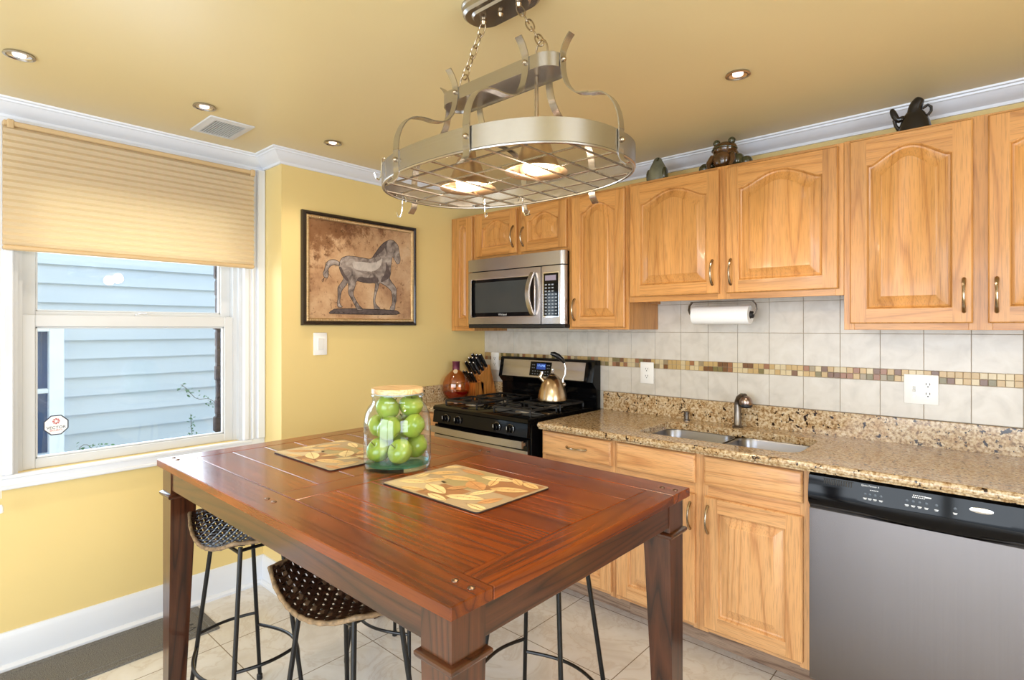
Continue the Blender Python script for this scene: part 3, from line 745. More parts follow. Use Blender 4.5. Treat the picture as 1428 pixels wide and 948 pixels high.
for k in range(7):
    for t in (.62, .76):
        y, z = BP(t, .0034); m.box(.528+k*.021, .536+k*.021, y-.0006, y+.0006, z-.003, z+.003)
for t in (.3, .45):
    y, z = BP(t, .0034)
    for x in (.525, .540, .650, .664): m.box(x-.004, x+.004, y-.0006, y+.0006, z-.003, z+.003)
m.build('buttons', plain('button_grey', (120, 122, 126), .4), dp, ang=0)

# ------------------------------------------------------------------ microwave
mw = thing('microwave', 'stainless over-the-range microwave with curved handle', 'microwave', (.614, -.2, 1.405))
MX0, MX1, MF = .232, .996, -.395
MB().box(MX0, MX1+.001, -.3555, -.006, 1.412, 1.844, .003).build('body', black_m, mw)
m = MB()
def fpl(z0, z1, xs0, xs1, yb, yf, b=.014):
    return [[(x, yb, z), (x, yb+(yf-yb)*.0, z)] for x in () for z in ()]
def bevelfront(m, x0, x1, z0, z1, yb, yf, bl, br, mi=0):
    prof = [(x0-.0, yb), (x0+.0, yf+.018), (x0+bl*.45, yf+.004), (x0+bl, yf), (x1-br, yf), (x1-br*.45, yf+.004), (x1, yf+.018), (x1, yb)]
    m.loops([[(a, b, z0) for a, b in prof], [(a, b, z1) for a, b in prof]], mi, cap0=True, cap1=True)
bevelfront(m, MX0-.012, MX1+.014, 1.766, 1.843, -.355, MF, .03, .03); m.build('vent_panel', steel_h, mw, ang=50)
m = MB(); bevelfront(m, MX0-.012, .846, 1.428, 1.760, -.356, MF, .03, .002)
mdr = m.build('door', steel_h, mw, ang=50)
m = MB(); bevelfront(m, .849, MX1+.014, 1.428, 1.760, -.356, MF, .002, .03); mcp = m.build('control_panel', steel_h, mw, ang=50)
MB().box(MX0-.005, MX1+.010, -.385, -.010, 1.404, 1.428, .004).build('base', matte_black, mw)
MB().loops([[(px, MF-.0005-d, pz) for px, pz in rrect(.262+i, .800-i, 1.470+i, 1.716-i, .015, 4)] for d, i in ((0, 0), (.003, 0), (.003, .004), (.0015, .006))], cap0=True, cap1=True).build('window_trim', chrome_m, mdr)
MB().box(.268, .796, MF-.0032, MF-.001, 1.474, 1.711, .001).build('window', black_m, mdr)
dg_ = plain('door_mesh_glass', (58, 62, 62), .18, var=.05)
MB().box(.305, .770, MF-.0040, MF-.003, 1.500, 1.692, .0004).build('mesh_screen', dg_, mdr)
text_mesh('Whirlpool', .017, plain('silver_ink', (210, 210, 212), .4), 'lettering', mdr, face_front(.545, MF-.0036, 1.487), .0003)
m = MB(); P = []; rr = []
for k in range(17):
    t = k/16; P.append((.790+.004*math.sin(PI*t)-.012*math.sin(PI*t), MF-.008-.040*math.sin(PI*t)**.8, 1.482+.246*t))
m.tube(P, 0, flat=(.026, .012), up=(1, 0, 0)); m.box(.777, .803, MF-.012, MF-.0005, 1.478, 1.492, .003); m.box(.777, .803, MF-.012, MF-.0005, 1.718, 1.732, .003)
m.build('handle', nickel_m, mdr)
m = MB(); m.box(.862, .978, MF-.0015, MF-.0003, 1.466, 1.724, .0004); m.build('keypad_trim', chrome_m, mcp)
kp = MB().box(.867, .973, MF-.003, MF-.001, 1.472, 1.718, .0006).build('keypad', display_m, mcp)
MB().box(.880, .958, MF-.0036, MF-.0028, 1.676, 1.706).build('screen', plain('lcd_grey', (150, 140, 158), .3), kp, ang=0)
m = MB()
for r_ in range(10):
    for c_ in range(4 if r_ > 2 else 3): m.box(.878+c_*.024, .892+c_*.024, MF-.0035, MF-.0028, 1.482+(9-r_)*.0185, 1.489+(9-r_)*.0185)
m.build('buttons', plain('button_print', (160, 168, 178), .5), kp, ang=0)
m = MB(); m.box(.45, .62, -.30, -.12, 1.400, 1.4045, .001); m.build('filter', nickel_m, mw)

# ------------------------------------------------------------------ dishwasher
dw = thing('dishwasher', 'stainless dishwasher with black control strip at the right edge', 'dishwasher', (2.618, -.32, 0))
DX0, DX1 = 2.316, 2.920
MB().box(DX0+.003, DX1-.003, -.60, -.02, .10, .868, .003).build('body', matte_black, dw)
MB().box(DX0+.01, DX1-.01, -.56, -.52, .0, .10).build('toe_panel', matte_black, dw)
m = MB(); prof = [(-.60, .115), (-.636, .115), (-.642, .122), (-.644, .40), (-.642, .745), (-.636, .752), (-.60, .752)]
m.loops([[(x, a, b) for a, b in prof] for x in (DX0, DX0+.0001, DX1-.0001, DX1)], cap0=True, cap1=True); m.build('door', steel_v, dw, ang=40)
m = MB(); L = []; nx = 28
for k in range(nx+1):
    t = k/nx; x = DX0+.0+(DX1-DX0)*t; s_ = max(0, math.sin(PI*(t-.30)/.62)) if .30 < t < .92 else 0
    dip = .022*s_**.6; sc_ = .018*s_**.6
    L.append([(x, -.60, .872), (x, -.630, .876), (x, -.650, .868), (x, -.662, .800+dip*.2), (x, -.660, .775-dip*.3), (x, -.648+sc_*.2, .762-dip*.6), (x, -.636, .752-dip*.0), (x, -.60, .752)])
m.loops(L, cap0=True, cap1=True); dcp = m.build('control_panel', black_m, dw, ang=40)
def DYc(z): return -.650-.012*(.868-z)/.068 if z > .8 else -.662
def dpoly(pts, off=.0008):
    return [(x, DYc(z)-off, z) for x, z in pts]
m = MB(); m.loops([dpoly([(2.470, .868), (2.860, .868), (2.872, .848), (2.868, .808), (2.52, .802), (2.470, .808)], o_) for o_ in (0, .0012)], cap0=True, cap1=True)
glossp = m.build('glossy_strip', display_m, dcp, ang=0)
m = MB()
for k in range(12): x = 2.366+k*.0076; m.box(x, x+.0038, DYc(.852)-.0012, DYc(.852)+.003, .844, .862)
m.box(2.360, 2.459, DYc(.865)-.001, DYc(.865)+.003, .8625, .8650)
m.build('vent_slots', slot_m, dcp, ang=0)
white_ink = plain('white_ink', (232, 234, 238), .5)
Md = lambda x, z: Matrix.Translation((x, DYc(z)-.0022, z)) @ Matrix.Rotation(PI/2-.17, 4, 'X')
text_mesh('Quiet Partner II', .0082, white_ink, 'lettering', glossp, Md(2.508, .861), .0002)
button_dark = plain('button_dark', (70, 78, 88), .25); lt = MB()
for x, z in ((2.494, .833), (2.508, .833), (2.523, .833), (2.540, .833), (2.612, .835), (2.629, .835), (2.646, .835), (2.664, .835), (2.690, .835), (2.737, .835)):
    MB().lathe([(.0048, 0), (.0048, .0012), (.003, .0018)], (x, DYc(z)-.001, z), 12, axis=1).build('button', button_dark, glossp)
    lt.box(x-.0055, x+.0055, DYc(z-.013)-.0024, DYc(z-.013)-.0010, z-.0145, z-.0125); lt.box(x-.004, x+.004, DYc(z-.016)-.0024, DYc(z-.016)-.0010, z-.0175, z-.0160)
for k in range(7): lt.box(2.628+k*.0050, 2.631+k*.0050, DYc(.855)-.0022, DYc(.855)-.0010, .854, .857); lt.box(2.626+k*.0050, 2.629+k*.0050, DYc(.850)-.0022, DYc(.850)-.0010, .848, .851)
for k in range(5): lt.box(2.508+k*.0052, 2.511+k*.0052, DYc(.848)-.0022, DYc(.848)-.0010, .847, .8495)
lt.box(2.660, 2.676, DYc(.854)-.0022, DYc(.854)-.0010, .852, .856)
lt.build('button_lettering', white_ink, glossp, ang=0)
MB().lathe([(.030, 0), (.029, .002), (.022, .003), (.0, .0032)], (2.800, DYc(.842)-.001, .842), 28, sy=.30, axis=1, cap1=False).build('badge', chrome_m, glossp)

# ------------------------------------------------------------------ wooden table
TX0, TX1, TY0, TY1, TZ = .513, 2.141, -2.246, -1.277, .92
tb = thing('counter_height_table', 'dark red-brown wooden counter-height table with plank top', 'table', ((TX0+TX1)/2, (TY0+TY1)/2, 0))
m = MB(); t0 = TZ-.027; fw, ew, b = .108, .085, .0022
m.box(TX0, TX1, TY0, TY0+fw-.0012, t0, TZ, b, 0); m.box(TX0, TX1, TY1-fw+.0012, TY1, t0, TZ, b, 0); m.box(TX0+.01, TX1-.01, TY0+.01, TY1-.01, t0+.001, TZ-.004, 0, 2)
xm = 1.315; ys, ye = TY0+fw, TY1-fw
for a, c in ((TX0, TX0+ew), (xm-.048, xm+.048), (TX1-ew, TX1)): m.box(a, c, ys+.0002, ye-.0002, t0, TZ, b*.7, 1)
npk = 6; pw = (ye-ys)/npk
for (a, c) in ((TX0+ew, xm-.048), (xm+.048, TX1-ew)):
    for k in range(npk): m.box(a+.0012, c-.0012, ys+k*pw+.0008, ys+(k+1)*pw-.0008, t0, TZ-.0004, b*.8, 0)
m.build('tabletop', [ch_x, ch_y, plain('dark_groove', (30, 12, 8), .7)], tb, ang=30)
ins = .016; lw = .086
for sx in (0, 1):
    for sy in (0, 1):
        xo = TX1-ins if sx else TX0+ins; yo = TY1-ins if sy else TY0+ins
        dx = -1 if sx else 1; dy = -1 if sy else 1
        def sq(w, z, g=0): 
            xs = sorted((xo-dx*g, xo+dx*(w+g))); yy = sorted((yo-dy*g, yo+dy*(w+g)))
            return [(xs[0], yy[0], z), (xs[1], yy[0], z), (xs[1], yy[1], z), (xs[0], yy[1], z)]
        m = MB(); m.loops([sq(.056, 0), sq(.086, .786), sq(.086, t0+.0005)], cap0=True, cap1=True)
        lg = m.build('leg', dk_z, tb, ang=30)
        m = MB(); m.loops([sq(lw, .786, .0), sq(lw, .788, .007), sq(lw, .793, .010), sq(lw, .799, .010), sq(lw, .803, .006), sq(lw, .805, 0)], cap0=True, cap1=True)
        m.build('moulding', dk_x, lg, ang=30)
for a, b_ in ((TY0+ins+.004, TY0+ins+.026), (TY1-ins-.026, TY1-ins-.004)): MB().box(TX0+ins+lw, TX1-ins-lw, a, b_, .818, t0+.0005, .0015).build('apron', dk_x, tb, ang=30)
for a, b_ in ((TX0+ins+.004, TX0+ins+.026), (TX1-ins-.026, TX1-ins-.004)): MB().box(a, b_, TY0+ins+lw, TY1-ins-lw, .818, t0+.0005, .0015).build('apron', dk_y, tb, ang=30)
for (x, y) in ((2.070, -2.172), (2.115, -2.172), (1.294, -2.186), (1.336, -2.186), (.540, -2.198), (.585, -2.198), (2.078, -1.332), (2.120, -1.332), (1.305, -1.345), (1.350, -1.345), (.540, -1.335), (.585, -1.335)):
    m = MB(); m.lathe([(.0075, 0), (.0072, .0015), (.004, .003), (.0005, .0035)], (x, y, TZ), 12); m.build('bolt', bolt_m, tb)

# placemats with leaf print
def leaf_poly(cx, cy, L_, w, a, z, n=12):
    P = []
    for k in range(n+1):
        t = k/n; P.append((L_*(t-.5), w*math.sin(PI*t)**.8*(1-.25*t)))
    for k in range(n-1, 0, -1):
        t = k/n; P.append((L_*(t-.5), -w*math.sin(PI*t)**.8*(1-.25*t)))
    c, s = math.cos(a), math.sin(a)
    return [(cx+c*x-s*y, cy+s*x+c*y, z) for x, y in P]
mat_base = [plain('placemat_taupe', (176, 156, 126), .45), plain('placemat_brown', (160, 116, 78), .45), plain('placemat_olive', (168, 154, 112), .45), plain('placemat_sand', (200, 180, 144), .45)]
leaf_cols = [plain('leaf_cream', (236, 214, 160), .45, var=.1, nscale=30), plain('leaf_gold', (226, 192, 134), .45, var=.1, nscale=30), plain('leaf_rust', (202, 154, 104), .45, var=.1, nscale=30)]
vein_m = plain('leaf_vein', (160, 112, 66), .5)
def placemat(x0, x1, y0, y1, lab, seed, mats_tone):
    r = random.Random(seed); cx, cy = (x0+x1)/2, (y0+y1)/2; w, h = (x1-x0), (y1-y0)
    t = thing('placemat', lab, 'placemat', (cx, cy, TZ), group=None)
    z = TZ+.0005
    MB().loops([[(px, py, zz) for px, py in rrect(x0, x1, y0, y1, .012, 4)] for zz in (z, z+.0035)], cap0=True, cap1=True).build('board', [plain('placemat_edge', (44, 34, 30), .6) if 'placemat_edge' not in MATS else MATS['placemat_edge']], t)
    z += .0036; m = MB()
    m.loops([[(px, py, zz) for px, py in rrect(x0+.001, x1-.001, y0+.001, y1-.001, .012, 4)] for zz in (z-.0002, z+.0003)], 0, cap0=True, cap1=True)
    zz = z+.0005
    for (a, b_, c, d, mi) in ((.02, .36, .02, .45, 3), (.36, .66, .02, .40, 1), (.66, .98, .02, .5, 0), (.02, .30, .45, .98, 0), (.30, .62, .40, .98, 2), (.62, .98, .5, .98, 1)):
        q = [(x0+a*w+.003, y0+c*h+.003), (x0+b_*w-.003, y0+c*h+.003), (x0+b_*w-.003, y0+d*h-.003), (x0+a*w+.003, y0+d*h-.003)]
        m.bm.faces.new([m.bm.verts.new((a_, c_, zz)) for a_, c_ in q]).material_index = mi
    m.build('printed_face', mat_base, t, ang=0)
    m = MB(); zl = zz+.0003; placed = []
    spots = [(.05, .88, .08, .022, .9), (.24, .42, .10, .024, 1.3), (.62, .74, .09, .022, -1.2), (.73, .44, .10, .024, 1.2), (.93, .10, .09, .022, .1), (.29, .08, .09, .020, .2), (.57, .06, .10, .022, -.1), (.74, .92, .09, .022, -.7), (.16, .25, .12, .030, .5), (.42, .22, .13, .036, -.3), (.72, .22, .13, .034, .25), (.90, .30, .09, .026, 1.5), (.14, .66, .11, .030, 1.1), (.34, .62, .14, .034, .2), (.58, .55, .12, .042, -.5), (.83, .66, .13, .034, .6), (.30, .88, .12, .026, -.2), (.58, .86, .13, .030, .35), (.88, .90, .09, .024, -.4), (.07, .45, .08, .02, 1.6), (.52, .38, .08, .024, 1.2)]
    for i, (fx, fy, L_, lw_, a) in enumerate(spots):
        P = leaf_poly(x0+fx*w, y0+fy*h, L_*.95, lw_*.8, a+r.uniform(-.2, .2), zl+i*.00003)
        P = [(min(max(px, x0+.004), x1-.004), min(max(py, y0+.004), y1-.004), pz) for px, py, pz in P]
        f = m.bm.faces.new([m.bm.verts.new(p) for p in P]); f.material_index = r.choice([0, 0, 1, 1, 2])
        n_ = len(P)//2; A, B = Vector(P[0]), Vector(P[n_]); d = (B-A).normalized(); s_ = Vector((-d.y, d.x, 0))*.0008; up = Vector((0, 0, .0006))
        m.bm.faces.new([m.bm.verts.new(p) for p in (A+s_+up, A-s_+up, B-s_+up, B+s_+up)]).material_index = 3
        for q in (.3, .45, .6, .75):
            C_ = A.lerp(B, q)+up
            for sg in (-1, 1):
                e_ = C_+d*.010+Vector((-d.y, d.x, 0))*sg*lw_*.40
                m.bm.faces.new([m.bm.verts.new(p) for p in (C_+d*.0006, C_-d*.0006, e_)]).material_index = 3
        st_ = A-d*.016
        if x0+.01 < st_.x < x1-.01 and y0+.01 < st_.y < y1-.01: m.bm.faces.new([m.bm.verts.new(p) for p in (A+s_+up, A-s_+up, st_+up)]).material_index = 3
    m.build('leaf_print', leaf_cols+[vein_m], t, ang=0, recalc=False)
placemat(1.410, 1.832, -1.880, -1.570, 'leaf-patterned placemat in front of the jar, nearer the camera', 1, 0)
placemat(.735, 1.158, -1.912, -1.603, 'leaf-patterned placemat behind the jar, nearer the window', 2, 1)

# glass jar of apples
JX, JY = 1.262, -1.712; jz = TZ+.0008
jar = thing('glass_jar', 'large clear glass jar with a pale wooden lid holding green apples', 'jar', (JX, JY, jz))
out = [(.108, 0), (.115, .006), (.1165, .03), (.1165, .120), (.115, .160), (.110, .188), (.100, .210), (.090, .222), (.0865, .230), (.0865, .244), (.091, .247), (.091, .254), (.087, .257)]
inn = [(.081, .256), (.081, .226), (.094, .207), (.104, .186), (.109, .158), (.1105, .120), (.1105, .016), (.100, .010)]
MB().lathe(out, (JX, JY, jz), 64, cap0=True, cap1=False).build('glass', jar_m, jar, ang=60)
MB().lathe([(.098, .0102), (.108, .0125), (.1085, .018), (.095, .022), (.0, .0225)], (JX, JY, jz), 48, cap1=False).build('thick_base', base_glass, jar, ang=60)
ld = MB().lathe([(.0, .2572), (.088, .2572), (.090, .259), (.090, .272), (.088, .275), (.0, .2755)], (JX, JY, jz), 48, cap0=False, cap1=False).build('lid', lid_m, jar, ang=40)
MB().lathe([(.077, .2525), (.080, .253), (.080, .2570), (.0, .2571)], (JX, JY, jz), 40, cap1=False).build('seal', plain('clear_seal', (210, 214, 210), .3), ld)
apple_m, nt, b_ = nm('green_apple_skin')
n_ = N(nt, 'ShaderNodeTexNoise', i_Scale=14.0, i_Detail=2.0); nt.links.new(coords(nt), n_.inputs[0])
n2_ = N(nt, 'ShaderNodeTexVoronoi', i_Scale=220.0); nt.links.new(coords(nt), n2_.inputs[0])
c1 = ramp(nt, n_.outputs[0], [(.3, srgb(126, 150, 48)), (.6, srgb(158, 176, 66)), (.8, srgb(186, 188, 88))])
c2 = ramp(nt, n2_.outputs[0], [(.0, (1.25, 1.25, 1.2)), (.12, (1, 1, 1))])
mm = N(nt, 'ShaderNodeMixRGB', blend_type='MULTIPLY', i_0=1.0); nt.links.new(c1, mm.inputs[1]); nt.links.new(c2, mm.inputs[2]); nt.links.new(mm.outputs[0], b_.inputs['Base Color']); b_.inputs['Roughness'].default_value = .25; b_.inputs['Coat Weight'].default_value = .3
RA = .0415
ap = thing('green_apple', '', 'apple', (0, 0, 0), group='green apples in the jar')
prof = []
for k in range(21):
    a = PI*k/20; rr_ = RA*(1+.05*math.sin(a)**2); z = -math.cos(a)*RA*.94; r_ = rr_*math.sin(a)
    dimp = math.exp(-(r_/(.011))**2)
    z += (-.012*dimp if k > 10 else .007*dimp); prof.append((max(r_*(1.04 if k > 10 else .97), .0003), z))
MB().lathe(prof, (0, 0, 0), 28, cap0=True, cap1=True).build('flesh', apple_m, ap, ang=80)
m = MB(); m.tube([(0, 0, .026), (.001, 0, .036), (.004, .001, .046)], [.0013, .0012, .002], 6); m.build('stem', plain('apple_stem', (86, 62, 34), .7), ap)
Rv = Vector((.744, .668, 0)); Fv = Vector((-.668, .744, 0))
spots = [(-.058, -.030, .064, 'bottom left apple in the jar, pressed to the glass'), (.022, -.062, .066, 'front bottom apple in the jar, lowest at the centre'), (.062, .018, .068, 'bottom right apple in the jar, half behind the front one'), (-.012, .058, .066, 'rear bottom apple in the jar, hidden behind the front ones'),
         (-.018, -.050, .142, 'middle apple in the jar facing the room, below the two upper ones'), (.060, -.022, .146, 'right middle apple in the jar, the yellowest one'), (-.064, .020, .140, 'left middle apple in the jar, mostly behind its neighbours'), (.018, .052, .140, 'rear middle apple in the jar'),
         (-.034, -.008, .208, 'top left apple in the jar under the lid'), (.044, .022, .211, 'top right apple in the jar, the darker one under the lid')]
rr_ = random.Random(4); first = True
for (a, b, z, lab) in spots:
    o = ap if first else copy_tree(ap); first = False
    o.location = Vector((JX, JY, jz+.0))+Rv*a+Fv*b+Vector((0, 0, z-.002)); o['label'] = lab
    o.rotation_euler = (rr_.uniform(-.9, .9), rr_.uniform(-.9, .9), rr_.uniform(0, 6))

# framed horse print: outlines as (y, z) on the wall
H = {}
H['body'] = [(-0.825,1.948),(-0.811,1.938),(-0.79,1.921),(-0.783,1.882),(-0.773,1.837),(-0.78,1.808),(-0.801,1.803),(-0.814,1.824),(-0.825,1.838),(-0.835,1.848),(-0.841,1.809),(-0.846,1.774),(-0.846,1.741),(-0.857,1.712),(-0.841,1.69),(-0.816,1.666),(-0.803,1.647),(-0.805,1.608),(-0.803,1.574),(-0.815,1.548),(-0.814,1.517),(-0.849,1.51),(-0.854,1.525),(-0.835,1.556),(-0.834,1.595),(-0.841,1.634),(-0.881,1.662),(-0.915,1.676),(-0.929,1.68),(-0.94,1.64),(-0.957,1.596),(-0.962,1.559),(-0.944,1.538),(-0.923,1.523),(-0.929,1.515),(-0.965,1.515),(-0.97,1.544),(-0.974,1.568),(-0.965,1.614),(-0.96,1.65),(-0.957,1.678),(-1.008,1.671),(-1.055,1.676),(-1.089,1.683),(-1.097,1.648),(-1.111,1.61),(-1.104,1.586),(-1.082,1.553),(-1.065,1.532),(-1.045,1.518),(-1.05,1.508),(-1.085,1.51),(-1.094,1.529),(-1.106,1.55),(-1.13,1.585),(-1.144,1.609),(-1.14,1.644),(-1.144,1.669),(-1.163,1.644),(-1.184,1.62),(-1.191,1.591),(-1.198,1.551),(-1.191,1.534),(-1.177,1.525),(-1.205,1.52),(-1.214,1.536),(-1.209,1.575),(-1.21,1.611),(-1.21,1.637),(-1.189,1.662),(-1.17,1.69),(-1.187,1.716),(-1.202,1.751),(-1.199,1.782),(-1.183,1.808),(-1.148,1.822),(-1.1,1.823),(-1.045,1.819),(-0.995,1.816),(-0.98,1.827),(-0.957,1.859),(-0.925,1.901),(-0.892,1.931),(-0.854,1.949)]
H['tail'] = [(-1.198,1.781),(-1.229,1.794),(-1.263,1.788),(-1.285,1.765),(-1.291,1.731),(-1.303,1.71),(-1.293,1.686),(-1.273,1.685),(-1.266,1.708),(-1.272,1.73),(-1.257,1.754),(-1.229,1.766),(-1.2,1.758)]
H['plinth'] = [(-1.266,1.491),(-1.223,1.518),(-0.811,1.517),(-0.772,1.497),(-0.811,1.485),(-1.259,1.484)]
H['mane'] = [(-0.98,1.827),(-0.957,1.859),(-0.925,1.901),(-0.892,1.931),(-0.865,1.943),(-0.881,1.911),(-0.905,1.875),(-0.938,1.85),(-0.963,1.825)]
H['shade'] = [(-1.189,1.716),(-1.202,1.751),(-1.189,1.757),(-1.168,1.717),(-1.136,1.683),(-1.144,1.669),(-1.17,1.69)]
H['belly'] = [(-1.089,1.683),(-1.07,1.708),(-1.008,1.702),(-0.944,1.717),(-0.929,1.68),(-1.008,1.671),(-1.055,1.676)]
H['neck'] = [(-0.857,1.712),(-0.846,1.741),(-0.865,1.784),(-0.885,1.816),(-0.881,1.772),(-0.892,1.732),(-0.918,1.702),(-0.918,1.678)]
H['hl'] = [(-1.118,1.79),(-1.045,1.796),(-0.983,1.791),(-0.931,1.812),(-0.905,1.836),(-0.918,1.78),(-0.97,1.743),(-1.045,1.742),(-1.106,1.748)]

pic = thing('framed_picture', 'framed brown picture of a walking grey horse on a plinth', 'picture', (.001, -1.038, 1.734))
PY0, PY1, PZ0, PZ1 = -1.424, -.652, 1.419, 2.048
def ringy(i, x): return [(x, PY0+i, PZ0+i), (x, PY1-i, PZ0+i), (x, PY1-i, PZ1-i), (x, PY0+i, PZ1-i)]
MB().loops([ringy(0, .001), ringy(0, .020), ringy(.004, .027), ringy(.014, .030), ringy(.022, .026), ringy(.024, .006)], cap0=False, cap1=False).build('frame', plain('dark_frame', (34, 24, 20), .25, coat=.3), pic)
gold = plain('antique_gold', (196, 168, 124), .32, .7, var=.15, nscale=60)
m = MB(); m.loops([ringy(.0225, .0255), ringy(.026, .0275), ringy(.034, .0255), ringy(.040, .0215), ringy(.040, .015)], cap1=False)
k = 0
for (a, b, c, d) in ((PY0+.031, PZ0+.031, PY1-.031, PZ0+.031), (PY1-.031, PZ0+.031, PY1-.031, PZ1-.031), (PY1-.031, PZ1-.031, PY0+.031, PZ1-.031), (PY0+.031, PZ1-.031, PY0+.031, PZ0+.031)):
    n_ = int(math.hypot(c-a, d-b)/.013)
    for i in range(n_): m.sphere((.0275, a+(c-a)*i/n_, b+(d-b)*i/n_), .0042, u=6, v=4, sc=(.7, 1.0, 1.0))
m.build('beaded_slip', gold, pic, ang=40)
pm, nt, b_ = nm('aged_print')
v = coords(nt, (1, 1, 1), rnd=False)
n1 = N(nt, 'ShaderNodeTexNoise', i_Scale=5.0, i_Detail=8.0, i_Roughness=.7); nt.links.new(v, n1.inputs[0])
n2 = N(nt, 'ShaderNodeTexNoise', i_Scale=34.0, i_Detail=4.0, i_Roughness=.7); nt.links.new(v, n2.inputs[0])
c1 = ramp(nt, n1.outputs[0], [(.30, srgb(140, 100, 76)), (.45, srgb(180, 142, 106)), (.6, srgb(200, 166, 130)), (.75, srgb(210, 186, 156))])
c2 = ramp(nt, n2.outputs[0], [(.30, (.38, .28, .22)), (.42, (1, 1, 1))])
sp = N(nt, 'ShaderNodeSeparateXYZ'); nt.links.new(coords(nt, rnd=False), sp.inputs[0])
h1 = N(nt, 'ShaderNodeMath', operation='MULTIPLY', i_1=2.6); nt.links.new(sp.outputs[2], h1.inputs[0])      # darker foxing towards the top left of the print
h2 = N(nt, 'ShaderNodeMath', operation='MULTIPLY_ADD', i_1=-1.3); nt.links.new(sp.outputs[1], h2.inputs[0]); nt.links.new(h1.outputs[0], h2.inputs[2])
nz = N(nt, 'ShaderNodeMath', operation='MULTIPLY_ADD', i_1=1.0, i_2=.02); nt.links.new(h2.outputs[0], nz.inputs[0])
n3 = N(nt, 'ShaderNodeTexNoise', i_Scale=18.0, i_Detail=6.0, i_Roughness=.75); nt.links.new(v, n3.inputs[0])
ad = N(nt, 'ShaderNodeMath', operation='MULTIPLY_ADD', i_1=-1.9); nt.links.new(n3.outputs[0], ad.inputs[0]); ad.inputs[2].default_value = 1.0
ad2 = N(nt, 'ShaderNodeMath', operation='ADD'); nt.links.new(ad.outputs[0], ad2.inputs[0]); nt.links.new(nz.outputs[0], ad2.inputs[1])
c3 = ramp(nt, ad2.outputs[0], [(.52, (1, 1, 1)), (.80, (.42, .32, .26))])
a1 = N(nt, 'ShaderNodeMixRGB', blend_type='MULTIPLY', i_0=1.0); a2 = N(nt, 'ShaderNodeMixRGB', blend_type='MULTIPLY', i_0=1.0)
nt.links.new(c1, a1.inputs[1]); nt.links.new(c2, a1.inputs[2]); nt.links.new(a1.outputs[0], a2.inputs[1]); nt.links.new(c3, a2.inputs[2])
nt.links.new(a2.outputs[0], b_.inputs['Base Color']); b_.inputs['Roughness'].default_value = .35
pr_ = MB().box(.012, .0165, PY0+.036, PY1-.036, PZ0+.036, PZ1-.036).build('print', pm, pic, ang=0)
hm, nt, b_ = nm('drawn_grey')
n1 = N(nt, 'ShaderNodeTexNoise', i_Scale=17.0, i_Detail=4.0, i_Distortion=1.2); nt.links.new(coords(nt, rnd=False), n1.inputs[0])
nt.links.new(ramp(nt, n1.outputs[0], [(.30, srgb(74, 66, 64)), (.45, srgb(126, 114, 108)), (.6, srgb(160, 148, 140)), (.75, srgb(186, 176, 168))]), b_.inputs['Base Color']); b_.inputs['Roughness'].default_value = .5
def flat(pts, x, name, mat_, par):
    m = MB(); vs = [m.bm.verts.new((x, a, b)) for a, b in pts]; f = m.bm.faces.new(vs); bmesh.ops.triangulate(m.bm, faces=[f]); 
    return m.build(name, mat_, par, ang=0, recalc=False)
def smooth(pts, it=2):
    for _ in range(it):
        q = []
        for i in range(len(pts)):
            a, b = pts[i], pts[(i+1) % len(pts)]; q += [(a[0]*.78+b[0]*.22, a[1]*.78+b[1]*.22), (a[0]*.22+b[0]*.78, a[1]*.22+b[1]*.78)]
        pts = q
    return pts
ink = plain('drawing_ink', (48, 38, 36), .6); pale = plain('drawing_highlight', (190, 180, 172), .5, var=.15, nscale=30); dk = plain('drawing_shade', (88, 76, 74), .6, var=.3, nscale=40)
m = MB(); X = .0170
def addf(pts, x, mi):
    vs = [m.bm.verts.new((x, a, b)) for a, b in pts]
    for tri in tessellate_polygon([[Vector((a, b, 0)) for a, b in pts]]): m.bm.faces.new([vs[i] for i in tri]).material_index = mi
for key, dx, mi in (('plinth', 0, 2), ('tail', .0001, 0), ('body', .0002, 0), ('mane', .0003, 2), ('shade', .0003, 2), ('belly', .0003, 2), ('neck', .0003, 2), ('hl', .0003, 3)): addf(smooth(H[key], 1), X+dx, mi)
for key in ('body', 'tail', 'plinth'): m.tube([(X+.0003, a, b) for a, b in smooth(H[key], 1)], .0013, 4, mi=1, closed=True)
rh = random.Random(9)
for i in range(26):       # hatching strokes on mane, tail and plinth foot
    a, b = rh.choice(H['mane']) if i < 12 else rh.choice(H['tail']); m.tube([(X+.0004, a, b), (X+.0004, a+rh.uniform(-.02, .02), b-rh.uniform(.01, .03))], .0008, 4, mi=1)
for i in range(16):
    a = -1.24+i*.03; m.tube([(X+.0003, a, 1.492+rh.uniform(-.008, .006)), (X+.0003, a+rh.uniform(.01, .03), 1.490+rh.uniform(-.006, .006))], .0016, 4, mi=1)
m.build('horse_drawing', [hm, ink, dk, pale], pr_, ang=0, recalc=False)

# ------------------------------------------------------------------ ceiling fittings
def can_light(x, y, lab):
    t = thing('recessed_light', lab, 'ceiling light', (x, y, CZ), group=None)
    MB().lathe([(.042, -.0005), (.044, -.006), (.036, -.008), (.033, -.004), (.033, -.0005)], (x, y, CZ), 32, cap0=False, cap1=False).build('trim_ring', nickel_m, t)
    MB().lathe([(.033, -.004), (.026, -.001), (.020, -.0006), (.0, -.0006)], (x, y, CZ), 28, cap0=False, cap1=False).build('baffle', chrome_m, t)
    MB().lathe([(.019, -.001), (.018, -.005), (.010, -.008), (.0, -.009)], (x, y, CZ), 24, cap0=False, cap1=False).build('lamp', bulb2_m, t)
    l = bpy.data.lights.new('recessed_spot', 'SPOT'); l.energy = 9; l.spot_size = 2.0; l.spot_blend = .8; l.shadow_soft_size = .03; l.color = (1, .84, .66)
    o = bpy.data.objects.new('recessed_spot', l); COL.objects.link(o); o.location = (x, y, CZ-.02)
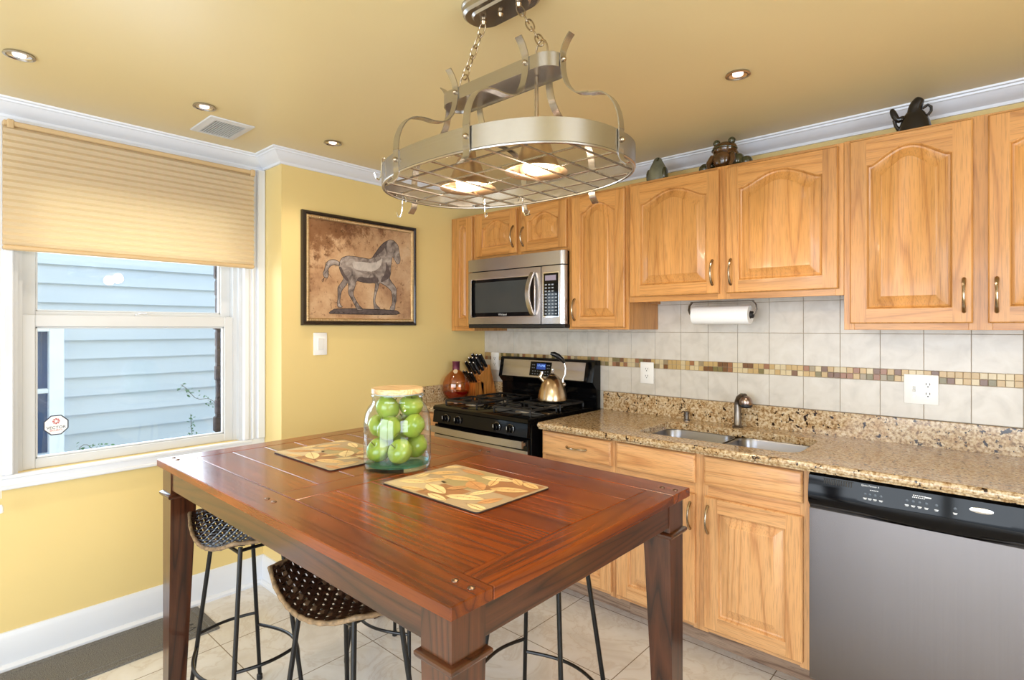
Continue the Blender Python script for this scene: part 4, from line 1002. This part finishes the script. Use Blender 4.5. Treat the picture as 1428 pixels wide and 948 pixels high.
for x, y, lab in ((.347, -2.610, 'recessed ceiling light at the far left, before the window'), (.340, -2.023, 'recessed ceiling light beside the ceiling vent'), (.328, -1.421, 'recessed ceiling light nearest the horse picture'), (2.121, -.821, 'recessed ceiling light above the sink side')): can_light(x, y, lab)
vt = thing('ceiling_vent', 'white slotted air vent on the ceiling above the blind', 'vent', (.128, -1.872, CZ))
m = MB(); a, b_, c, d = -.002, .258, -1.970, -1.775
m.loops([[(px, py, z) for px, py in rrect(a+i, b_-i, c+i, d-i, .003, 2)] for i, z in ((0, CZ-.0005), (.003, CZ-.005), (.030, CZ-.009), (.030, CZ-.002))]); m.build('frame', vinyl_m, vt)
MB().box(a+.03, b_-.03, c+.03, d-.03, CZ-.003, CZ-.001).build('duct', slot_m, vt, ang=0)
m = MB()
for k in range(13):
    y = c+.034+k*.0107; m.loops([[(x, y-.0014, CZ-.009), (x, y+.0014, CZ-.009), (x, y+.0010, CZ-.003), (x, y-.0018, CZ-.003)] for x in (a+.03, b_-.03)], cap0=True, cap1=True)
m.build('louvre', vinyl_m, vt, ang=0)

# pot rack chandelier
CX, CY = 1.79, -1.745
ch = thing('pot_rack_chandelier', 'brushed nickel oval pot rack chandelier hanging over the table', 'chandelier', (CX, CY, CZ))
def stad(a, b, z, n=20, c=(CX, CY)):
    P = []; s_ = a-b
    for k in range(n+1): t = -PI/2+PI*k/n; P.append((c[0]+s_+b*math.cos(t), c[1]+b*math.sin(t), z))
    for k in range(n+1): t = PI/2+PI*k/n; P.append((c[0]-s_+b*math.cos(t), c[1]+b*math.sin(t), z))
    return P
def oval(a, b, z, n=72, e=2.35):
    P = []
    for k in range(n):
        t = 2*PI*k/n; cx, sx = math.cos(t), math.sin(t)
        P.append((CX+a*math.copysign(abs(cx)**(2/e), cx), CY+b*math.copysign(abs(sx)**(2/e), sx), z))
    return P
m = MB(); m.loops([stad(.132, .066, CZ-.0005), stad(.132, .066, CZ-.006), stad(.128, .062, CZ-.010), stad(.128, .062, CZ-.024), stad(.120, .055, CZ-.030), stad(.100, .042, CZ-.0305), stad(.094, .036, CZ-.036), stad(.06, .02, CZ-.037)], cap0=True, cap1=True)
cn = m.build('canopy', nickel_m, ch)
for dx in (-.068, 0, .068): MB().lathe([(.008, -.036), (.009, -.042), (.005, -.050), (.0, -.051)] if dx else [(.006, -.036), (.0085, -.044), (.004, -.052), (.0, -.052)], (CX+dx, CY, CZ), 14, cap1=False).build('knob', pull_m, cn)
ZR, HB = 1.822, .053        # rack bottom and band height
A_, B_ = .388, .268
BZ = 2.075                  # bar bottom
def link(m, p, d, rot, ln=.030, w=.019, r=.0022):
    d = d.normalized(); a = d.orthogonal().normalized(); b = d.cross(a); s_ = a*math.cos(rot)+b*math.sin(rot); P = []
    for k in range(16):
        t = 2*PI*k/16; P.append(p+d*(ln/2)*math.sin(t)+s_*(w/2)*math.copysign(abs(math.cos(t))**.7, math.cos(t)))
    m.tube(P, r, 6, closed=True)
for sx in (-1, 1):
    A = Vector((CX+sx*.068, CY, CZ-.050)); B = Vector((CX+sx*.150, CY, BZ+.085)); n_ = 9 if sx < 0 else 7; m = MB()
    d = B-A; n_ = max(2, round(d.length/.031)); st_ = d.length/n_
    for k in range(n_): link(m, A+d*((k+.5)/n_), d, (k % 2)*PI/2+.4, ln=st_*1.34)
    m.build('chain', pull_m, ch)
    m = MB(); m.tube([B+Vector((.020*math.cos(t)*1.0, 0, -.024+.034*math.sin(t))) for t in [2*PI*k/20 for k in range(20)]], .0026, 8, closed=True); m.build('ring', pull_m, ch)
m = MB(); m.loops([stad(.218, .048, BZ+.036), stad(.218, .048, BZ), stad(.214, .044, BZ), stad(.214, .044, BZ+.032), stad(.1, .02, BZ+.032)], cap0=False, cap1=True)
m.loops([stad(.218, .048, BZ+.036), stad(.214, .044, BZ+.036), stad(.214, .044, BZ+.030)])
m.loops([stad(.2145, .0445, BZ+.006), stad(.2145, .0445, BZ+.004)], cap0=True, cap1=True)
m.build('bar', nickel_m, ch, ang=40)
# band
m = MB(); m.loops([oval(A_, B_, ZR), oval(A_, B_, ZR+HB), oval(A_-.004, B_-.004, ZR+HB), oval(A_-.004, B_-.004, ZR)], wrap=True)
band = m.build('band', nickel_m, ch, ang=40)
m = MB(); m.tube(oval(A_-.004, B_-.004, ZR-.002), .0042, 8, closed=True)
def half_w(x, a, b, e=2.35): return b*max(0, 1-abs(x/a)**e)**(1/e)
for k in range(-4, 5):
    x = k*.084; w = half_w(x, A_-.004, B_-.004)
    if w > .03: m.tube([(CX+x, CY-w, ZR), (CX+x, CY+w, ZR)], .0031, 6)
for k in range(-2, 3):
    y = k*.092; w = half_w(y, B_-.004, A_-.004); m.tube([(CX-w, CY+y, ZR+.004), (CX+w, CY+y, ZR+.004)], .0031, 6)
m.build('grid', nickel_m, ch)
def arm(xb, yb, xr_, yr_, nx_, ny_, w=.022):
    """scrolled strap from the bar (xb,yb) out to the band (xr,yr)"""
    o = Vector((nx_, ny_, 0)); P0 = Vector((xb, yb, 0)); P1 = Vector((xr_, yr_, 0)); D = (P1-P0).length; d = (P1-P0).normalized()
    prof = [(.030, BZ+.080), (.018, BZ+.068), (.007, BZ+.050), (.0015, BZ+.034), (.0015, BZ+.012), (.006, BZ-.020), (.020, BZ-.052), (.048, BZ-.078), (.085, BZ-.088), (D-.085, BZ-.090), (D-.045, BZ-.100), (D-.018, BZ-.125), (D-.002, BZ-.160), (D+.003, BZ-.195), (D+.0025, ZR+HB), (D+.0025, ZR+.012), (D+.001, ZR-.006), (D+.007, ZR-.022), (D+.022, ZR-.036)]
    pts = [P0+d*s_+Vector((0, 0, z)) for s_, z in prof]
    # smooth by catmull-rom
    Q = []
    for i in range(len(pts)-1):
        p0, p1, p2, p3 = pts[max(i-1, 0)], pts[i], pts[i+1], pts[min(i+2, len(pts)-1)]
        for t in (0, .33, .66): Q.append(.5*((2*p1)+(-p0+p2)*t+(2*p0-5*p1+4*p2-p3)*t*t+(-p0+3*p1-3*p2+p3)*t**3))
    Q.append(pts[-1])
    side = Vector((-d.y, d.x, 0)); m = MB(); L = []
    for i, p in enumerate(Q):
        t = (Q[min(i+1, len(Q)-1)]-Q[max(i-1, 0)]).normalized(); n_ = t.cross(side).normalized()*.0016
        L.append([p-side*w/2-n_, p+side*w/2-n_, p+side*w/2+n_, p-side*w/2+n_])
    m.loops(L, cap0=True, cap1=True); am = m.build('arm', nickel_m, ch, ang=40)
    for s_, z in ((.003, BZ+.022), (D+.004, ZR+HB*.55)):
        q = P0+d*s_; MB().sphere((q.x+d.x*.002, q.y+d.y*.002, z), .0068, u=12, v=8).build('rivet', pull_m, am)
for sy in (-1, 1):
    for dx in (-.135, .135):
        x = dx; arm(CX+x, CY+sy*.048, CX+x, CY+sy*half_w(x, A_, B_), 0, sy)
for sx in (-1, 1): arm(CX+sx*.218, CY, CX+sx*A_, CY, sx, 0)
shade_n = steel('shade_nickel', (186, 160, 132), .32, 2, .2)
for dx in (-.132, .132):
    x = CX+dx
    MB().lathe([(.0055, BZ+.002), (.0055, 1.925)], (x, CY, 0), 12).build('rod', pull_m, ch)
    sh = MB().lathe([(.0, 1.934), (.022, 1.934), (.024, 1.915), (.033, 1.908), (.046, 1.872), (.062, 1.836), (.082, 1.826), (.084, 1.822), (.080, 1.823), (.060, 1.832), (.044, 1.868), (.032, 1.905), (.0, 1.906)], (x, CY, 0), 40, cap0=False, cap1=False).build('lamp_shade', shade_n, ch, ang=50)
    MB().lathe([(.012, 1.906), (.014, 1.882), (.030, 1.858), (.037, 1.838), (.034, 1.826), (.018, 1.819), (.0, 1.817)], (x, CY, 0), 28, cap0=False, cap1=False).build('bulb', bulb_m, sh, ang=80)
    l = bpy.data.lights.new('pendant_lamp', 'POINT'); l.energy = 6; l.shadow_soft_size = .035; l.color = (1, .80, .58)
    o = bpy.data.objects.new('pendant_lamp', l); COL.objects.link(o); o.location = (x, CY, 1.785)
def hook(x, y, z0, d, lab):
    t = thing('pot_hook', lab, 'hook', (x, y, z0), group=None); d = Vector((*d, 0)).normalized(); P = []
    for k in range(9): a = PI*k/8; P.append(Vector((x, y, z0))+d*(-.010+.010*math.cos(PI-a))*1.0+Vector((0, 0, .010*math.sin(a))))
    P = [Vector((x, y, z0))+d*.0+Vector((0, 0, q)) for q in ()]
    base_ = Vector((x, y, z0))
    P = [base_+d*-.012+Vector((0, 0, -.012)), base_+d*-.011+Vector((0, 0, .0)), base_+d*-.006+Vector((0, 0, .007)), base_+d*0+Vector((0, 0, .009)), base_+d*.004+Vector((0, 0, .004)), base_+d*.005+Vector((0, 0, -.02)), base_+d*.007+Vector((0, 0, -.045)), base_+d*.014+Vector((0, 0, -.056)), base_+d*.024+Vector((0, 0, -.053)), base_+d*.030+Vector((0, 0, -.040))]
    MB().tube(P, .0022, 8).build('hook_wire', chrome_m, t)
hook(CX-A_+.004, CY-.05, ZR, (-1, -.15), 'pot hook hanging from the left end of the rack')
hook(CX-.24, CY-half_w(.24, A_, B_)-.001, ZR+HB+.002, (0, -1), 'pot hook clipped over the front of the rack band')
hook(CX-.205, CY+.140, ZR+.005, (-.5, 1), 'pot hook under the rack grid, near the microwave side')
hook(CX-.10, CY+.205, ZR+.005, (.4, 1), 'pot hook at the rear rim of the rack, right of centre')

# ------------------------------------------------------------------ stools
weave2 = plain('weave_light', (104, 84, 66), .4, var=.3, nscale=60)
def seat_z(u, v):   # u,v in -1..1
    return .672+.046*abs(u)**2.2-.008*(1-abs(u))*max(0, -v)+.006*v*v
SW, SD = .236, .150
def outline(u, v):
    # squircle mapping so the corners round off
    x = u*math.sqrt(max(0, 1-.22*v*v)); y = v*math.sqrt(max(0, 1-.36*u*u)); return x*SW, y*SD
stl = thing('woven_seat_stool', '', 'stool', (0, 0, 0), group='woven stools around the table')
m = MB(); nu, nv = 24, 17
for j in range(nv):          # lengthwise strips
    v = -1+2*(j+.5)/nv; L = []
    for i in range(nu*2+1):
        u = -1+i/nu; x, y0_ = outline(u, v-.84/nv); _, y1_ = outline(u, v+.84/nv); z = seat_z(u, v)+.0028*math.cos(PI*(i/2+j)) 
        L.append([(x, y0_, z), (x, y1_, z), (x, y1_, z-.0022), (x, y0_, z-.0022)])
    m.loops(L, 1 if j % 5 == 2 else 0)
for i in range(nu):
    u = -1+2*(i+.5)/nu; L = []
    for j in range(nv*2+1):
        v = -1+j/nv; x0_, y = outline(u-.80/nu, v); x1_, _ = outline(u+.80/nu, v); z = seat_z(u, v)-.0028*math.cos(PI*(i+j/2))
        L.append([(x0_, y, z), (x1_, y, z), (x1_, y, z-.0022), (x0_, y, z-.0022)])
    m.loops(L, 0)
m.build('seat', [weave_m, weave2], stl, ang=50, recalc=True)
P = []
for k in range(72):
    t = 2*PI*k/72; c, s_ = math.cos(t), math.sin(t); q = max(abs(c), abs(s_)); u, v = c/q, s_/q; x, y = outline(u, v); P.append(Vector((x*1.01, y*1.01, seat_z(u, v)-.003)))
m = MB(); r_ = [.0058+.0018*(k % 2) for k in range(72)]; m.tube(P, r_, 8, closed=True); m.build('seat_rim', rim_m, stl, ang=60)
feet = []
for sx in (-1, 1):
    for sy in (-1, 1):
        top = Vector((sx*.125, sy*.068, seat_z(sx*.5, sy*.45)-.010)); ft = Vector((sx*.200, sy*.130, .006)); feet.append((top, ft, sx, sy))
        m = MB(); m.tube([top, ft], .0075, 10); lg = m.build('leg', rod_m, stl)
        MB().lathe([(.011, .0), (.011, .018), (.008, .022)], (ft.x-sx*.002, ft.y-sy*.002, .0005), 12).build('foot_cap', matte_black, lg)
def on_leg(sx, sy, z):
    top, ft, _, _ = [f for f in feet if f[2] == sx and f[3] == sy][0]; t = (top.z-z)/(top.z-ft.z); return top.lerp(ft, t)
for (a, b_, z) in (((-1, -1), (1, -1), .235), ((-1, 1), (1, 1), .235), ((-1, -1), (-1, 1), .285), ((1, -1), (1, 1), .285)):
    A, B = on_leg(*a, z), on_leg(*b_, z); mid = (A+B)/2; o_ = Vector((mid.x, mid.y, 0)).normalized(); P = []
    for k in range(17):
        t = k/16; P.append(A.lerp(B, t)+o_*(.055 if a[1] == b_[1] else .020)*math.sin(PI*t))
    MB().tube(P, .0058, 8).build('footrest', rod_m, stl)
m = MB()
for (a, b_) in (((-1, -1), (1, -1)), ((-1, 1), (1, 1))):
    A, B = on_leg(*a, .652), on_leg(*b_, .652); m.tube([A, A.lerp(B, .5)+Vector((0, 0, -.004)), B], .006, 8)
for s_ in (-1, 1): m.tube([on_leg(s_, -1, .66), on_leg(s_, 1, .66)], .006, 8)
m.build('seat_support', rod_m, stl)
first = True
for (x, y, rz, lab) in ((1.500, -2.050, .03, 'woven stool under the near long side of the table, closer to the camera'), (.825, -2.050, -.02, 'woven stool under the near long side of the table, closer to the window wall'),
                        (1.73, -1.485, 3.1, 'stool on the stove side of the table, nearer the sink, only its legs showing'), (.98, -1.485, 3.2, 'stool on the stove side of the table, nearer the picture wall, only its legs showing')):
    o = stl if first else copy_tree(stl); first = False
    o.location = (x, y, 0); o.rotation_euler = (0, 0, rz); o['label'] = lab

# ------------------------------------------------------------------ worktop and stove items
kt = thing('kettle', 'brushed steel kettle with black-topped handle on the stove', 'kettle', (.828, -.262, .966))
KX, KY, KZ = .828, -.262, .9665
kmat = steel('kettle_steel', (194, 172, 144), .24, 2, .4)
MB().lathe([(.0, 0), (.082, 0), (.089, .003), (.090, .010), (.086, .035), (.080, .065), (.070, .095), (.056, .122), (.040, .142), (.024, .153), (.020, .156)], (KX, KY, KZ), 48, cap0=False).build('body', kmat, kt, ang=60)
ld = MB().lathe([(.024, .153), (.020, .160), (.010, .165), (.006, .168), (.0, .169)], (KX, KY, KZ), 24, cap0=True, cap1=False).build('lid', kmat, kt, ang=60)
MB().lathe([(.004, .166), (.005, .176), (.009, .184), (.008, .191), (.0, .194)], (KX, KY, KZ), 16, cap1=False).build('lid_knob', chrome_m, ld)
Lf = Vector((-.744, -.668, 0))     # spout side
K0 = Vector((KX, KY, KZ))
sp = MB().tube([K0+Lf*.046+Vector((0, 0, .112)), K0+Lf*.066+Vector((0, 0, .134)), K0+Lf*.078+Vector((0, 0, .146))], [.017, .014, .0125], 16).build('spout', kmat, kt)
MB().tube([K0+Lf*.074+Vector((0, 0, .142)), K0+Lf*.066+Vector((0, 0, .160)), K0+Lf*.062+Vector((0, 0, .176))], [.014, .010, .009], 12).build('whistle', chrome_m, sp)
P = [K0-Lf*q+Vector((0, 0, z)) for q, z in ((.070, .098), (.060, .112), (.062, .135), (.074, .155), (.078, .195), (.068, .235))]
hd = MB().tube(P, [.012, .010, .007, .006, .006, .0065], 12).build('handle', chrome_m, kt)
P2 = [K0-Lf*q+Vector((0, 0, z)) for q, z in ((.071, .228), (.058, .248), (.034, .268), (.008, .281), (-.012, .285))]
m = MB(); L = []
for p_, w_ in zip(P2, (.008, .013, .016, .015, .008)):
    L.append(w_)
m.tube(P2, L, 12); m.build('grip', handle_blk, hd)
MB().sphere(tuple(K0-Lf*.066+Vector((0, 0, .098))), .016, u=16, v=10).build('handle_boss', chrome_m, hd)

kb = thing('knife_block', 'wooden knife block full of black-handled knives in the corner', 'knife block', (.095, -.15, .913))
z0 = .9130; BX0, BX1 = .045, .150
m = MB(); m.prism([(-.245, z0), (-.165, z0), (-.165, z0+.108), (-.185, z0+.118), (-.245, z0+.112)], 0, BX0, BX1)
m.prism([(-.166, z0), (-.030, z0), (-.105, z0+.232), (-.205, z0+.160)], 0, BX0, BX1); m.build('block', block_m, kb, ang=0)
dirk = Vector((0, -.58, .815)).normalized(); r_ = random.Random(2)
def knife(x, y, z, ln, w, name='knife'):
    t = thing('knife', '', 'knife', (x, y, z), group='knives in the block'); p = Vector((x, y, z)); m = MB()
    L = []
    for k, s_ in enumerate((0, .15, .5, .85, 1)):
        ww = w*(.8, .9, 1.0, 1.05, .85)[k]; q = p+dirk*(ln*s_); nrm = Vector((0, .815, .58))
        L.append([q+nrm*ww*.5*c_+Vector((w*.36*d_, 0, 0)) for c_, d_ in ((-1, -.6), (-.6, -1), (.6, -1), (1, -.6), (1, .6), (.6, 1), (-.6, 1), (-1, .6))])
    m.loops(L, cap0=True, cap1=True); m.build('grip', handle_blk, t)
    m = MB(); q0, q1 = p-dirk*.004, p+dirk*.003
    m.tube([q0, q1], w*.52, 8); m.build('bolster', chrome_m, t)
    m = MB()
    for s_ in (.3, .6): q = p+dirk*ln*s_+Vector((w*.36, 0, 0)); m.sphere(tuple(q), .0022, u=8, v=6)
    m.sphere(tuple(p+dirk*ln), w*.34, u=10, v=6); m.build('rivet', chrome_m, t)
    return t
pos = ['at the low front of the block', 'in the second row from the front', 'in the upper row', 'in the top rear row']
ncol = 0
for row, (yy, zz, n_, ln, w) in enumerate(((-.222, z0+.118, 4, .088, .015), (-.192, z0+.172, 3, .098, .020), (-.158, z0+.196, 3, .108, .022), (-.125, z0+.219, 3, .108, .023))):
    for k in range(n_):
        xk = BX0+.014+(BX1-BX0-.028)*k/(n_-1); o = knife(xk, yy, zz, ln+r_.uniform(-.006, .006), w)
        o['label'] = 'black-handled knife %s, %s' % (('low in the front tier', 'in the second tier up', 'in the third tier up', 'in the top tier')[row], (('nearest the wall', 'second from the wall', 'second from the stove', 'nearest the stove') if n_ == 4 else ('nearest the wall', 'in the middle', 'nearest the stove'))[k])

bt = thing('glass_flask', 'round reddish amber glass bottle with a purple neck beside the knife block', 'bottle', (.110, -.385, .9128))
bx, by, bz = .108, -.385, .9130
prof = [(.0, .002), (.03, .0), (.048, .006), (.072, .026), (.088, .056), (.094, .092), (.090, .128), (.076, .160), (.054, .186), (.034, .202), (.024, .212), (.0235, .224)]
inner = [(.018, .222), (.020, .212), (.032, .198), (.052, .182), (.073, .157), (.087, .127), (.091, .092), (.085, .058), (.070, .030), (.045, .010), (.0, .006)]
rotm = Matrix.Translation((bx, by, bz)) @ Matrix.Rotation(math.radians(41), 4, 'Z')
m = MB(); m.lathe(prof+inner, n=40, sy=.72, cap0=False, cap1=False); m.xf(rotm); m.build('glass', red_glass, bt, ang=80)
wine, nt, b_ = nm('red_liquid'); b_.inputs['Base Color'].default_value = (*srgb(136, 16, 18), 1); b_.inputs['Roughness'].default_value = .05; b_.inputs['Transmission Weight'].default_value = .35
m = MB(); m.lathe([(.0, .0075), (.043, .012), (.068, .032), (.080, .052), (.085, .068), (.0, .069)], n=36, sy=.70, cap0=False, cap1=False); m.xf(rotm); m.build('liquid', wine, bt, ang=80)
m = MB(); m.lathe([(.024, .210), (.0245, .222), (.025, .260), (.027, .262), (.027, .268), (.018, .269), (.0, .2695)], n=28, cap0=False, cap1=False); m.xf(rotm); m.build('neck_foil', plain('purple_foil', (112, 52, 72), .3, .4), bt, ang=50)
m = MB(); m.lathe([(.0, .0), (.016, .0), (.016, .003), (.0, .004)], n=6, cap0=False, cap1=False); m.xf(Matrix.Translation((bx+.0, by, bz+.202)) @ Matrix.Rotation(math.radians(41), 4, 'Z') @ Matrix.Translation((0, -.030, 0)) @ Matrix.Rotation(math.radians(68), 4, 'X')); m.build('neck_label', plain('tag_beige', (206, 178, 140), .5), bt)

pt = thing('paper_towel_roll', 'white paper towel roll under the wall cabinet above the sink', 'paper towel', (1.805, -.170, 1.470))
m = MB(); RX, RY, RZ = 1.805, -.165, 1.468
m.lathe([(.019, -.140), (.045, -.140), (.0455, -.138), (.0455, .138), (.045, .140), (.019, .140)], (RX, RY, RZ), 40, axis=0, cap0=False, cap1=False); m.build('paper', paper_m, pt, ang=50)
MB().lathe([(.0185, -.1405), (.019, -.1405), (.019, .1405), (.0175, .1405), (.0175, -.1405)], (RX, RY, RZ), 24, axis=0, cap0=False, cap1=False).build('core', card_m, pt)
th = thing('towel_holder', 'dark metal under-cabinet holder gripping the paper towel roll', 'towel holder', (1.805, -.165, 1.537))
m = MB(); m.box(RX-.155, RX+.155, RY-.012, RY+.012, 1.5335, 1.5375, .001); m.build('bracket', faucet_m, th)
for s_ in (-1, 1):
    P = [(RX+s_*.150, RY, 1.534), (RX+s_*.164, RY, 1.518), (RX+s_*.168, RY, 1.495), (RX+s_*.160, RY, 1.475), (RX+s_*.152, RY, RZ)]
    m = MB(); m.tube(P, 0, flat=(.022, .003), up=(0, 1, 0)); m.build('arm', faucet_m, th)
    MB().lathe([(.0165, s_*.128), (.0165, s_*.152), (.010, s_*.156)], (RX, RY, RZ), 16, axis=0).build('end_plug', matte_black, th)

# figurines on the wall cabinets
brown_glaze = plain('brown_glaze', (78, 50, 24), .12, var=.5, nscale=18, coat=.6); green_glaze = plain('olive_glaze', (58, 58, 36), .15, var=.4, nscale=18, coat=.5)
grey_glaze = plain('grey_green_glaze', (112, 112, 92), .3, var=.4, nscale=12, coat=.3); black_glaze = plain('black_glaze', (20, 17, 18), .22, var=.3, coat=.4)
def skin(name, verts, edges, radii, mat_, parent, sub=2):
    me = bpy.data.meshes.new(name); me.from_pydata(verts, edges, []); o = bpy.data.objects.new(name, me); COL.objects.link(o)
    sk_ = o.modifiers.new('s', 'SKIN'); me.skin_vertices[0].data[0].use_root = True
    for i, r_ in enumerate(radii): me.skin_vertices[0].data[i].radius = (r_, r_) if not isinstance(r_, tuple) else r_
    sb = o.modifiers.new('u', 'SUBSURF'); sb.levels = sub; sb.render_levels = sub
    dg = bpy.context.evaluated_depsgraph_get(); dg.update()
    m2 = bpy.data.meshes.new_from_object(o.evaluated_get(dg)); bpy.data.objects.remove(o)
    m2.name = name; m2.materials.clear(); m2.materials.append(mat_)
    m2.polygons.foreach_set('use_smooth', [True]*len(m2.polygons))
    o = bpy.data.objects.new(name, m2); COL.objects.link(o); r0 = parent
    while r0.parent: r0 = r0.parent
    m2.transform(MW[r0.name].inverted()); o.parent = parent; return o
FZ = 2.1535
fr = thing('frog_figurine', 'glossy brown ceramic frog sitting on top of the wall cabinet', 'figurine', (1.845, -.21, FZ+.002))
fx, fy, fz = 1.845, -.21, FZ+.0025
m = MB(); m.sphere((fx, fy, fz+.062), .064, u=28, v=18, sc=(1.05, .95, .96)); m.sphere((fx, fy-.014, fz+.108), .050, u=24, v=14, sc=(1.18, 1.0, .72)); m.sphere((fx, fy-.05, fz+.05), .04, u=20, v=12, sc=(1.1, .8, 1.1)); m.build('body', brown_glaze, fr, ang=80)
m = MB(); m.tube([(fx+.058*math.cos(t), fy-.014-.052*math.sin(t), fz+.108-.004*math.cos(2*t)) for t in [PI*k/14 for k in range(15)]], .0035, 8); m.build('mouth', green_glaze, fr)
for s_ in (-1, 1):
    e_ = MB().sphere((fx+s_*.036, fy-.020, fz+.142), .0175, u=16, v=10).build('eye', green_glaze, fr, ang=80)
    m = MB(); m.sphere((fx+s_*.062, fy-.005, fz+.040), .040, u=18, v=12, sc=(.8, 1.2, 1.0)); m.sphere((fx+s_*.100, fy-.010, fz+.030), .029, u=14, v=10, sc=(1.0, 1.0, 1.0)); m.build('leg', green_glaze, fr, ang=80)
    m = MB(); m.tube([(fx+s_*.045, fy-.045, fz+.07), (fx+s_*.058, fy-.070, fz+.035), (fx+s_*.050, fy-.082, fz+.008)], [.016, .012, .009], 12); m.build('arm', brown_glaze, fr, ang=80)
bd = thing('bird_figurine', 'small grey-green pointed ceramic bird on the wall cabinet', 'figurine', (1.485, -.21, FZ+.002))
q = (1.487, -.21, FZ+.001)
MB().lathe([(.0, 0), (.050, 0), (.056, .012), (.056, .045), (.048, .080), (.035, .108), (.026, .124), (.020, .138), (.010, .146), (.0, .147)], q, 28, sx=1, sy=.85, cap0=False, cap1=False).build('body', grey_glaze, bd, ang=80)
m = MB(); m.lathe([(.0055, 0), (.004, .010), (.0008, .020)], (0, 0, 0), 10); m.xf(Matrix.Translation((q[0]+.010, q[1]-.018, q[2]+.128)) @ Matrix.Rotation(math.radians(110), 4, 'X')); m.build('beak', green_glaze, bd)
for s_ in (-1, 1): MB().sphere((q[0]+s_*.045, q[1]-.006, q[2]+.050), .030, u=14, v=10, sc=(.45, .9, 1.35)).build('wing', green_glaze, bd, ang=80)
m = MB(); m.sphere((q[0]+.012, q[1]-.016, q[2]+.136), .0032, u=8, v=6); m.build('eye', black_m, bd)
an = thing('animal_figurine', 'black ceramic animal with raised snout on the right wall cabinet', 'figurine', (2.585, -.20, FZ+.004))
ax_, ay, az = 2.580, -.20, FZ+.0045
rx = Vector((1, 0, 0))
def V(x, z, y=0): return (ax_+x, ay+y, az+z)
MB().lathe([(.0, 0), (.060, 0), (.058, .02), (.048, .060), (.036, .090), (.022, .108), (.0, .112)], (ax_+.006, ay, az), 24, sy=.8, cap0=False, cap1=False).build('body', black_glaze, an, ang=80)
skin('head', [V(.008, .075), V(.004, .105), V(.010, .125), V(.020, .142), V(.028, .152)], [(0, 1), (1, 2), (2, 3), (3, 4)], [.034, .026, .026, .021, .016], black_glaze, an)
skin('trunk', [V(-.020, .070), V(-.034, .088), V(-.046, .078), V(-.056, .092), V(-.066, .115), V(-.070, .134)], [(k, k+1) for k in range(5)], [.016, .013, .013, .014, .013, .008], black_glaze, an)
m = MB(); m.tube([V(.030, .108), V(.048, .118), V(.058, .108), V(.058, .092), V(.048, .078)], .0055, 10); m.tube([V(-.062, .085), V(-.056, .060), V(-.046, .042)], [.006, .0065, .008], 10); m.build('handle', black_glaze, an)

# floor mat
mat_c, nt, b_ = nm('grey_mat')
n1 = N(nt, 'ShaderNodeTexNoise', i_Scale=260.0, i_Detail=3.0); nt.links.new(coords(nt, rnd=False), n1.inputs[0])
nt.links.new(ramp(nt, n1.outputs[0], [(.3, srgb(84, 82, 80)), (.7, srgb(132, 130, 126))]), b_.inputs['Base Color']); b_.inputs['Roughness'].default_value = .95; bump(nt, b_, n1.outputs[0], .8, .004)
fm = thing('floor_mat', 'grey textured floor mat along the wall under the window', 'mat', (-.03, -2.35, 0))
m = MB(); m.loops([[(px, py, z) for px, py in rrect(-.178+i, .120-i, -2.82+i, -1.878-i, .008, 3)] for i, z in ((0, .0006), (0, .004), (.004, .0065), (.030, .0065), (.032, .0045), (.040, .0045), (.044, .0075))], cap0=True, cap1=True); m.build('pile', mat_c, fm, ang=0)
m = MB()
for k in range(4): x = -.100+k*.040; m.tube([(x, -1.99, .0078), (x+.02, -1.955, .0078), (x+.035, -1.99, .0078)], .0022, 5)
m.build('woven_border_motif', plain('mat_dark', (64, 62, 62), .9), fm)
